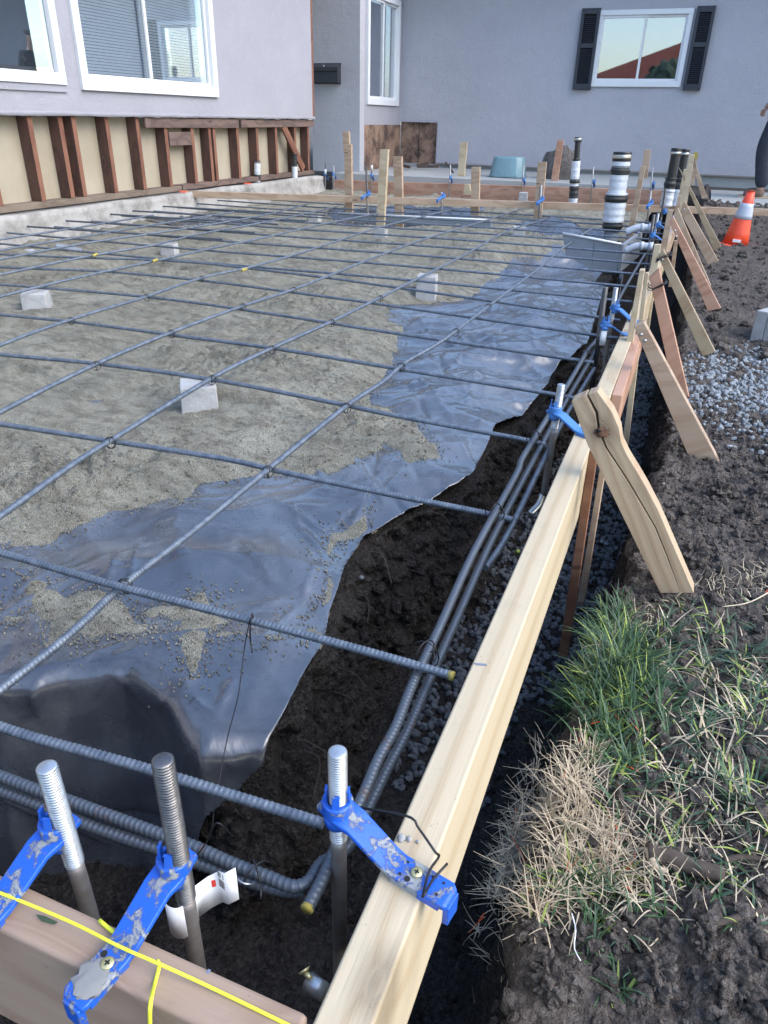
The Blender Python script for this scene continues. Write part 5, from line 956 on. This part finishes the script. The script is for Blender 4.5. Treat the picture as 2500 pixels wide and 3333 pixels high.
def shutter(tl, tr, br, bl, lab):
    P = [PY(*q, YM) for q in (tl, tr, br, bl)]; x0 = (P[0][0]+P[3][0])/2; x1 = (P[1][0]+P[2][0])/2; z0 = (P[2][2]+P[3][2])/2; z1 = (P[0][2]+P[1][2])/2
    y0, y1 = YM-.045, YM-.002; e = empty('shutter', (0, 0, 0)); e.parent = hs; e['label'] = lab; s_ = .03
    mb = MB().box((x0, y0, z0), (x0+s_, y1, z1)).box((x1-s_, y0, z0), (x1, y1, z1)); zm = z0+(z1-z0)*.55
    for a_, b_ in ((z0, z0+.05), (zm-.02, zm+.02), (z1-.05, z1)): mb.box((x0+s_, y0+.001, a_), (x1-s_, y1, b_))
    hp(mb, 'shutter_frame', 'blackpaint', e, .002); mb = MB(); z = z0+.055
    while z < z1-.06:
        if not (zm-.035 < z < zm+.02): mb.add([(x0+s_, y0+.004, z), (x1-s_, y0+.004, z), (x1-s_, y1-.012, z+.014), (x0+s_, y1-.012, z+.014), (x0+s_, y0+.004, z-.003), (x1-s_, y0+.004, z-.003), (x1-s_, y1-.012, z+.011), (x0+s_, y1-.012, z+.011)], [(0,1,2,3), (7,6,5,4), (4,5,1,0)])
        z += .0175
    hp(mb, 'louvres', 'blackpaint', e); hp(MB().box((x0+.01, y1-.006, z0+.01), (x1-.01, y1, z1-.01)), 'shutter_back', 'blackpaint', e)
shutter((1258, 18), (1297, 19), (1278, 195), (1239, 193), 'left black louvred shutter'); shutter((1504, 14), (1544, 13), (1516, 195), (1477, 195), 'right black louvred shutter')
# roofs with eaves
hp(MB().prism([(XL_+.35, -3, 2.02), (XL_+.35, 7.2, 2.02), (-8, 7.2, 2.9), (-8, -3, 2.9)], (0, 0, .06)), 'roof', 'roof'); hp(MB().prism([(XN-.2, YM-.45, 2.03), (5.4, YM-.45, 2.03), (5.4, 14, 3.1), (-9, 14, 3.1), (-9, 7.3, 2.03), (XN-.2, 7.3, 2.03)], (0, 0, .06)), 'roof', 'roof')
hp(MB().box((XL_+.33, -3, 1.98), (XL_+.41, 7.2, 2.07)), 'gutter', 'blackpaint')
# mailbox
mp_ = PY(680, 136, YE); mq = PY(737, 182, YE); x0, x1, z0, z1 = mp_[0], mq[0], mq[2], mp_[2]
mbx = empty('mailbox', ((x0+x1)/2, YE-.002, z0)); tag(mbx, 'black wall mounted mailbox on the shaded entry wall', 'mailbox'); hw = (x1-x0)/2; hh = z1-z0
MB().prism([(-hw, 0, 0), (-hw, -.075, .012), (-hw, -.08, hh*.72), (-hw, 0, hh*.98)], (2*hw, 0, 0)).build('body', M['blackpaint'], mbx, bevel=.003)
MB().prism([(-hw-.006, .0, hh), (-hw-.006, -.094, hh*.78), (-hw-.006, -.094, hh*.60), (-hw-.006, -.083, hh*.60), (-hw-.006, -.083, hh*.72), (-hw-.006, 0, hh*.93)], (2*hw+.012, 0, 0)).build('lid', M['blackpaint'], mbx, bevel=.002); MB().tube([(0, -.0835, hh*.84), (0, -.094, hh*.84)], .007, 12).build('lock', M['clamp'], mbx)
# ------------------------------------------------------------ paths
pth = MB().prism([(-3.5, 7.43, .012), (-.1, 7.66, .012+pr_[2]*.3), (-.1, 8.99, .02), (-3.5, 8.99, .02)], (0, 0, -.2)).build('path', M['slab']); tag(pth, kind='structure')
pth2 = MB().prism([(.12, 7.05, -.045), (5, 6.6, -.045), (5, 8.3, -.03), (.12, 8.3, -.03)], (0, 0, -.15)).build('path', M['slab']); tag(pth2, kind='structure')
# tub and boulder
tb = PY(1096, 390, 8.0); e = empty('tub', (tb[0], 8.0, .02)); tag(e, 'teal translucent tub turned upside down by the wall', 'tub'); wdt = (PY(1133, 380, 8.)[0]-PY(1060, 380, 8.)[0])/2; ht = PY(1096, 338, 8.)[2]-.02
V = []; 
for z, q in ((0, 1.03), (.015, 1.03), (.016, .99), (ht*.9, .86), (ht, .80)):
    for a_ in range(16): t_ = 2*math.pi*a_/16+math.pi/16; cx_, sy_ = math.cos(t_), math.sin(t_); s4 = (abs(cx_)**5+abs(sy_)**5)**-.2; V.append((cx_*s4*wdt*q, sy_*s4*wdt*.8*q, z))
F = [(i_*16+k_, i_*16+(k_+1) % 16, (i_+1)*16+(k_+1) % 16, (i_+1)*16+k_) for i_ in range(4) for k_ in range(16)]+[tuple(64+k_ for k_ in range(16))]
mesh('tub_wall', V[32:], [tuple(v-32 for v in f) for f in F if min(f) >= 32], M['bin'], True, e).modifiers.new('b', 'BEVEL').width = .004; mesh('rim', V[:48], [f for f in F if max(f) < 48], M['bin'], False, e)
bp = PY(1207, 392, 8.1); o = scatter('boulder', [(0, 0, 0)], [1], M['rock'], (IV3, IF3), .01, 1, True, .35); o.scale = (.155, .12, .20); o.location = (bp[0], 8.1, .09); tag(o, 'rough brown grey boulder leaning against the main wall', 'boulder')
# rubble under the plywood
for k_, (c, l_, a_) in enumerate([((925, 393), .28, .1), ((880, 388), .2, -.35), ((905, 396), .14, .7)]):
    p = PY(*c, 8.5); o = lumber('scrap_wood', (p[0]-l_/2, 8.5+.05*k_, .05), (p[0]+l_/2, 8.4+a_*.3, .06+a_*.03), .03, .012, M['oldgrey'], (0, 0, 1)); tag(o, ['long flat scrap of grey wood under the bare plywood', 'short tilted scrap of grey wood under the bare plywood', 'smallest slanting wood scrap under the bare plywood'][k_], 'wood scrap', 'wood scraps under the plywood')
p0 = PY(962, 350, 8.2); tag(MB().tube(resample([p0, PY(972, 362, 8.2), PY(978, 372, 8.2), PY(984, 388, 8.2)], .02)[0], .010, 7).build('branch', M['twig'], smooth=True), 'bent dark branch sticking up left of the pale stake by the wall', 'branch')
# ------------------------------------------------------------ traffic cone
cb = PZ(1587, 528, -.155); ct = PY(1608, 411, cb[1]); chh = ct[2]+.16; cn = empty('traffic_cone', (cb[0], cb[1], -.16)); tag(cn, 'orange traffic cone with a grey reflective band, half sunk in the dirt', 'traffic cone')
cn.rotation_euler = (0, R(4), 0)
def rad_at(t_): return .082*(1-t_)+.022*t_
def conepart(a_, b_, m, nm, off=0): MB().lathe([(rad_at(t_)+off, chh*t_) for t_ in np.linspace(a_, b_, 5)], n=28).build(nm, M[m], cn, True)
conepart(.02, 1, 'orange', 'cone_body'); conepart(.50, .78, 'reflect', 'reflective_band', .0025)
MB().lathe([(.026, chh), (.020, chh-.002), (.018, chh-.03)], n=20).build('top_opening', M['dark'], cn)
MB().box((-.11, -.11, -.012), (.11, .11, .010)).build('base', M['orange'], cn, bevel=.008); MB().box((-.024, -.084, .028), (.024, -.07, .044)).build('maker_plate', M['paper'], cn)
# ------------------------------------------------------------ concrete block at the right edge
p = PZ(1648, 722, -.185); cbk = empty('concrete_block', (p[0], p[1], -.205), -.5); cbk.scale = (1.3, 1.3, 1.2); tag(cbk, 'pale hollow concrete block lying at the right edge of the dirt', 'concrete block')
mb = MB().box((-.01, -.06, 0), (.025, .06, .10)).box((.11, -.06, 0), (.14, .06, .10)).box((.025, -.06, 0), (.11, -.035, .10)).box((.025, .035, 0), (.11, .06, .10)); mb.build('block_body', M['concrete'], cbk, bevel=.004)
# ------------------------------------------------------------ person (mostly beyond the right edge)
pf = PZ(1668, 430, -.045); pe = empty('person', (pf[0], pf[1], -.045)); tag(pe, 'person in dark trousers and dark jacket with brown shoes at the right edge', 'person')
def skin_fig(name, J, E, m, parent, sub=2, root=0):
    me = bpy.data.meshes.new(name); me.from_pydata([j[:3] for j in J], E, []); o = bpy.data.objects.new(name, me); C.objects.link(o); o.parent = parent
    o.modifiers.new('skin', 'SKIN'); me.materials.append(m)
    if not me.skin_vertices: me.skin_vertices.new()
    for i_, j in enumerate(J): me.skin_vertices[0].data[i_].radius = (j[3], j[4] if len(j) > 4 else j[3]); me.skin_vertices[0].data[i_].use_root = (i_ == root)
    sb = o.modifiers.new('sub', 'SUBSURF'); sb.levels = sub; sb.render_levels = sub
    for p_ in me.polygons: p_.use_smooth = True
    o.modifiers['skin'].use_smooth_shade = True; return o
s_ = .80   # facing -X (to the left), x is forward/back
J = [(0, 0, .92, .10, .12), (0, 0, 1.12, .10, .13), (.0, 0, 1.32, .11, .15), (-.01, 0, 1.47, .055, .06), (-.03, 0, 1.56, .07, .07), (-.03, 0, 1.67, .075, .08),
 (0, .19, 1.40, .055), (.03, .23, 1.14, .042), (-.10, .22, .93, .032), (-.15, .21, .87, .028, .014), (0, -.19, 1.40, .055), (.03, -.23, 1.14, .042), (-.06, -.23, .90, .032), (-.09, -.22, .83, .028, .014),
 (0, .09, .88, .085), (-.05, .10, .50, .062), (.0, .10, .10, .034), (-.10, .10, .045, .02), (0, -.09, .88, .085), (-.08, -.10, .50, .062), (-.02, -.10, .10, .034), (-.12, -.10, .045, .02)]
E = [(0,1),(1,2),(2,3),(3,4),(4,5),(2,6),(6,7),(7,8),(8,9),(2,10),(10,11),(11,12),(12,13),(0,14),(14,15),(15,16),(16,17),(0,18),(18,19),(19,20),(20,21)]
sc = lambda L_: [(a_[0]*s_, a_[1]*s_, a_[2]*s_, *[q*s_ for q in a_[3:]]) for a_ in L_]
skin_fig('body', sc(J), E, M['skin'], pe)
for sgn, hx, hz in ((1, -.15, .87), (-1, -.09, .83)):
    for f_ in range(4): skin_fig('finger', sc([(hx-.02+.012*f_, sgn*.215, hz, .009), (hx-.03+.012*f_, sgn*.215, hz-.04, .008), (hx-.025+.012*f_, sgn*.205, hz-.07-.006*(f_ in (1, 2)), .006)]), [(0, 1), (1, 2)], M['skin'], pe, 1)
tro = [(0, 0, .93, .11, .135), (0, .095, .85, .10), (-.05, .10, .50, .082), (.0, .10, .12, .072), (0, -.095, .85, .10), (-.09, -.10, .50, .085), (-.01, -.10, .10, .075)]
skin_fig('trousers', sc(tro), [(0, 1), (1, 2), (2, 3), (0, 4), (4, 5), (5, 6)], M['jeans'], pe)
jk = [(0, 0, .84, .13, .16), (0, 0, 1.1, .125, .165), (0, 0, 1.33, .13, .18), (0, 0, 1.46, .07, .08), (0, .19, 1.40, .07), (.03, .235, 1.14, .06), (-.09, .225, .95, .046), (0, -.19, 1.40, .07), (.03, -.235, 1.14, .06), (-.05, -.235, .93, .046)]
skin_fig('jacket', sc(jk), [(0, 1), (1, 2), (2, 3), (2, 4), (4, 5), (5, 6), (2, 7), (7, 8), (8, 9)], M['jacket'], pe)
skin_fig('hair', sc([(.02, 0, 1.64, .085, .09), (-.01, 0, 1.70, .09, .095)]), [(0, 1)], M['hair'], pe)
for sgn in (1, -1):
    xo = -.0 if sgn > 0 else -.02
    skin_fig('shoe', sc([(xo+.05, sgn*.10, .055, .060, .058), (xo-.06, sgn*.10, .052, .060, .055), (xo-.17, sgn*.10, .040, .045, .05)]), [(0, 1), (1, 2)], M['shoe'], pe)
    MB().box(((xo-.215)*s_, (sgn*.10-.05)*s_, 0), ((xo+.105)*s_, (sgn*.10+.05)*s_, .024*s_)).build('shoe_sole', M['sole'], pe, bevel=.012)
# face
for q in (.028, -.028): MB().lathe([(.001, -.006), (.006, 0), (.001, .006)], ((-.102)*s_, q*s_, 1.665*s_), 8).build('eye', M['dark'], pe)
skin_fig('nose', sc([(-.10, 0, 1.66, .010), (-.122, 0, 1.632, .013)]), [(0, 1)], M['skin'], pe, 1)
pe.location = (pf[0]-.10, pf[1], -.045)
# ------------------------------------------------------------ grass
def blades(name, specs, m, label, wid=.0016, mats=None):
    Vs, Fs, mi_ = [], [], []; nseg = 6
    for (x, y, z, L, az, lean, curl, w_, mk) in specs:
        b0 = len(Vs); d = np.array([math.cos(az), math.sin(az)]); sd = np.array([-d[1], d[0]]); hx, hz, a_ = 0., 0., lean
        for k_ in range(nseg+1):
            ww = w_*(1-(k_/nseg)**1.6)+.0002; c = np.array([x, y])+d*hx
            Vs += [(c[0]-sd[0]*ww, c[1]-sd[1]*ww, z+hz), (c[0]+sd[0]*ww, c[1]+sd[1]*ww, z+hz)]
            hx += L/nseg*math.sin(a_); hz += L/nseg*math.cos(a_); a_ += curl/nseg
        for k_ in range(nseg): q = b0+2*k_; Fs.append((q, q+1, q+3, q+2)); mi_.append(mk)
    o = mesh(name, np.array(Vs), np.array(Fs), m, True)
    for mm in mats or []: o.data.materials.append(mm)
    o.data.polygons.foreach_set('material_index', np.array(mi_, np.int32)); tag(o, label, 'grass', kind='stuff'); return o
def cluster(dx, dy, rad, n, L, lean=(.2, 1.0), curl=(.2, 1.3), w_=.0013, az=None, mk=(0,), zref=-.19, tuft=6, zj=0):
    out = []; c = PZ(dx, dy, zref)
    while len(out) < n:
        bx_, by_ = c[0]+rng.normal()*rad*.5, c[1]+rng.normal()*rad*.75; a0 = rng.uniform(0, 6.28)
        if bx_ < bank(by_)+.004: continue
        for _ in range(tuft):
            x, y = bx_+rng.normal()*.005, by_+rng.normal()*.005
            out.append((x, y, float(ground_z(x, y))-.003+rng.uniform(0, zj), L*rng.uniform(.5, 1.25), (a0+rng.normal()*.9) if az is None else az+rng.normal()*.7, rng.uniform(*lean), rng.uniform(*curl), w_*rng.uniform(.6, 1.3), int(rng.choice(mk))))
    return out
G = []
for c in [(1330, 1420, .05, 620, .062), (1290, 1490, .035, 380, .058), (1370, 1500, .045, 420, .055), (1320, 1560, .04, 280, .05), (1310, 1320, .035, 260, .045), (1280, 1280, .025, 110, .04), (1600, 1420, .06, 420, .045), (1560, 1500, .07, 380, .045), (1640, 1560, .06, 460, .045), (1500, 1400, .07, 240, .04), (1430, 1450, .05, 240, .045), (1600, 1660, .07, 420, .042), (1640, 1750, .05, 330, .042), (1480, 1600, .06, 240, .045), (1400, 1640, .05, 240, .042), (1500, 1330, .05, 140, .03), (1340, 1640, .04, 170, .04),
          (1240, 1920, .035, 150, .035), (1320, 1900, .04, 120, .035), (1180, 1960, .03, 60, .03), (1500, 1900, .03, 90, .04), (1560, 1960, .025, 40, .035), (1620, 1860, .05, 150, .035), (1560, 1780, .06, 190, .035), (1445, 1780, .05, 90, .035), (1640, 1980, .03, 40, .03), (1320, 2105, .014, 34, .034), (1460, 1985, .012, 16, .03), (1550, 1660, .05, 120, .05), (1630, 1340, .05, 120, .03)]:
    G += cluster(c[0], c[1], c[2], c[3], c[4], mk=(0, 0, 0, 1, 1, 1, 1, 2), zj=.004) if c[0] < 1400 else cluster(c[0], c[1], c[2]*1.1, int(c[3]*.30), c[4]*1.1, lean=(.4, 1.4), mk=(1, 1, 0, 1, 1, 2, 3, 3), zj=.004, tuft=5)
blades('green_grass', G, M['green'], 'green grass tufts growing in the dark soil right of the form board', mats=[M['green2'], M['lime'], M['straw']])
G = []
for c in [(1170, 1610, .035, 420, .042), (1200, 1690, .035, 460, .042), (1140, 1560, .02, 200, .045), (1255, 1640, .03, 200, .035), (1235, 1760, .03, 330, .035), (1270, 1840, .035, 420, .034), (1330, 1870, .04, 330, .034), (1180, 1900, .035, 420, .034), (1150, 1935, .025, 240, .035), (1290, 1450, .03, 120, .04), (1380, 1370, .04, 150, .025), (1560, 1270, .035, 130, .022), (1640, 1250, .03, 120, .022), (1450, 1700, .07, 92, .03), (1560, 1850, .06, 80, .03), (1400, 1850, .05, 240, .03), (1600, 1600, .09, 72, .03), (1350, 1060, .04, 120, .02), (1320, 1210, .02, 60, .025), (1500, 1750, .06, 64, .03)]:
    G += cluster(c[0], c[1], c[2], int(c[3]*.62), c[4]*1.2, lean=(.5, 1.75), curl=(-2.2, 2.6), w_=.00055, mk=(0,)*140+(1,), tuft=1, zj=.014)
# straw overhanging the bank towards the board
for _ in range(150):
    y = rng.uniform(.56, .80); x = float(bank(y))+rng.uniform(-.004, .02); G.append((x, y, float(ground_z(x+.03, y))+rng.uniform(-.03, .004), rng.uniform(.018, .045), math.pi+rng.normal()*1.3, rng.uniform(.9, 1.8), rng.uniform(-1.5, 2.2), .0006, 1 if rng.random() < .02 else 0))
blades('dry_grass', G, M['straw'], 'tangled straw coloured dry grass along the bank beside the pale form board', mats=[M['opgrass']])
G = []
for c in [(1300, 1560, .02, 10, .04), (1310, 1650, .015, 8, .035)]: G += cluster(c[0], c[1], c[2], c[3], c[4], mk=(0,), tuft=2, w_=.0018)
blades('painted_grass', G, M['opgrass'], 'grass blades splashed with orange marking paint near the bank')
# fallen limb, twigs, roots
def stick(path, r, m, lb, name='twig', cat='twig', taper=.6, zoff=.006, n=9):
    P = [PZ(x, y, -.185) for x, y in path]; P = [np.array([p[0], p[1], float(ground_z(p[0], p[1], False))+zoff+r]) for p in P]; Q = resample(P, .006)[0]; zs = Q[:, 2]; rr = r*np.linspace(1, taper, len(Q))*(1+.12*pn(np.arange(len(Q))*.7, 2.)); tag(MB().tube(Q, rr, n).build(name, M[m], smooth=True), lb, cat)
stick([(1395, 1850), (1440, 1858), (1500, 1880), (1560, 1895)], .011, 'twig', 'thick grey brown root lying in the grass at the lower right', 'root', 'root', .7)
stick([(1330, 1700), (1345, 1760), (1370, 1810), (1420, 1855), (1460, 1890)], .0032, 'twig', 'thin curved dark twig reaching the thick root', zoff=.016)
stick([(1560, 1865), (1600, 1855), (1659, 1862), (1700, 1870)], .004, 'twig', 'dark twig at the right edge above the lower soil clods', zoff=.01)
stick([(1530, 2005), (1580, 1995), (1630, 1978), (1690, 1970)], .004, 'twig', 'forked dark twig at the lower right edge', zoff=.012)
stick([(1400, 1845), (1412, 1880), (1440, 1890)], .006, 'straw', 'pale torn end of bark beside the thick root', 'bark', 'bark', .4, .012)
stick([(1232, 1985), (1240, 2020), (1237, 2060), (1250, 2090)], .0009, 'paper', 'thin white root hanging over the soil clods', 'root', 'root', .6, .02)
stick([(1310, 1990), (1335, 2010), (1352, 2025)], .0013, 'straw', 'short pale root beside the dark seedling', 'root', 'root', .6, .02)
stick([(1690, 1260), (1620, 1300), (1560, 1310)], .0015, 'straw', 'pale stem lying near the right edge above the grass', 'stem', 'stem', .6, .012)
# roots sticking out of the trench wall
for k_ in range(16):
    y = rng.uniform(.62, 1.9); x = float(xe(y))+.03; z = rng.uniform(-.32, -.17); P = [np.array([x-.02, y, z]), np.array([x+.02, y-.01, z+.005]), np.array([x+.045+rng.normal()*.01, y-.03+rng.normal()*.02, z-.02+rng.normal()*.015])]
    tag(MB().tube(resample(P, .004)[0], .0007, 5).build('fine_root', M['twig'], smooth=True), 'hair thin root curling out of the dark trench wall', 'root', 'fine roots in the trench wall')
# pale stones stuck in the trench wall, fruit
for c, r_, lb, m in [((781, 1247), .0035, 'small pale stone stuck in the trench wall beside the plastic edge', 'gravel'), ((1118, 1191), .006, 'small yellow green fruit on the trench gravel beside the form board', 'lime'), ((1252, 884), .02, 'x', None)]:
    if m is None: continue
    p = PX(*c, -.33) if c[0] < 1000 else PZ(*c, -.44); o = scatter('stone' if m != 'lime' else 'fruit', [(0, 0, 0)], [r_], M[m], (IV2, IF2), .05, .7, True, .2); o.location = p; tag(o, lb, 'stone' if m != 'lime' else 'fruit')
for k_, c in enumerate([(1342, 948), (1352, 950)]):
    p = PZ(*c, -.19); o = scatter('stone', [(0, 0, 0)], [.009], M['gravel2'], (IV1, IF1), .15, .7, False); o.location = (p[0], p[1], float(ground_z(p[0], p[1]))+.006); tag(o, ['left', 'right'][k_]+' one of two white stones on the bank behind the knotted brace', 'stone')
# ------------------------------------------------------------ street side behind the camera (seen mirrored in the panes)
hb = empty('neighbour_house', (2, -16, 0)); tag(hb, 'house with a red tiled roof across the street, mirrored in the far window', 'house')
MB().box((-8, -5, -.3), (3, 0, 1.4)).build('wall', M['stucco2'], hb); MB().prism([(-9, .5, 1.3), (4, .5, 1.3), (-2.6, .5, 3.5)], (0, -6, 0)).build('roof', M['tile'], hb)
def tree(x, y, h_, r_, lb):
    e = empty('tree', (x, y, -.2)); tag(e, lb, 'tree', 'trees beyond the street'); MB().tube([(0, 0, 0), (.05, 0, h_*.5), (0, .1, h_*.8)], [.16, .12, .05], 8).build('trunk', M['twig'], e, True)
    n_ = 900; p_ = rng.normal(size=(n_, 3)); p_ /= np.linalg.norm(p_, axis=1)[:, None]; p_ *= rng.uniform(.5, 1.05, (n_, 1))*np.array([r_, r_, h_*.38])*(1+.25*pn(p_[:, 0]*3, p_[:, 1]*3, p_[:, 2]*3))[:, None]; p_[:, 2] += h_*.62
    o = scatter('crown', p_, rng.uniform(.12, .34, n_), M['fol'], (IV1, IF1), .4, .3); o.parent = e
tree(9, 3.5, 5, 1.8, 'dark round tree right of the yard, mirrored in the left window'); tree(11, 7.5, 6, 2.2, 'tall tree right of the yard, mirrored in the wide sliding window'); tree(-1.6, -13, 2.6, .8, 'small bushy tree in front of the tiled roof house'); tree(-9.5, -15, 3.4, 1.3, 'small dark tree left of the tiled roof house')
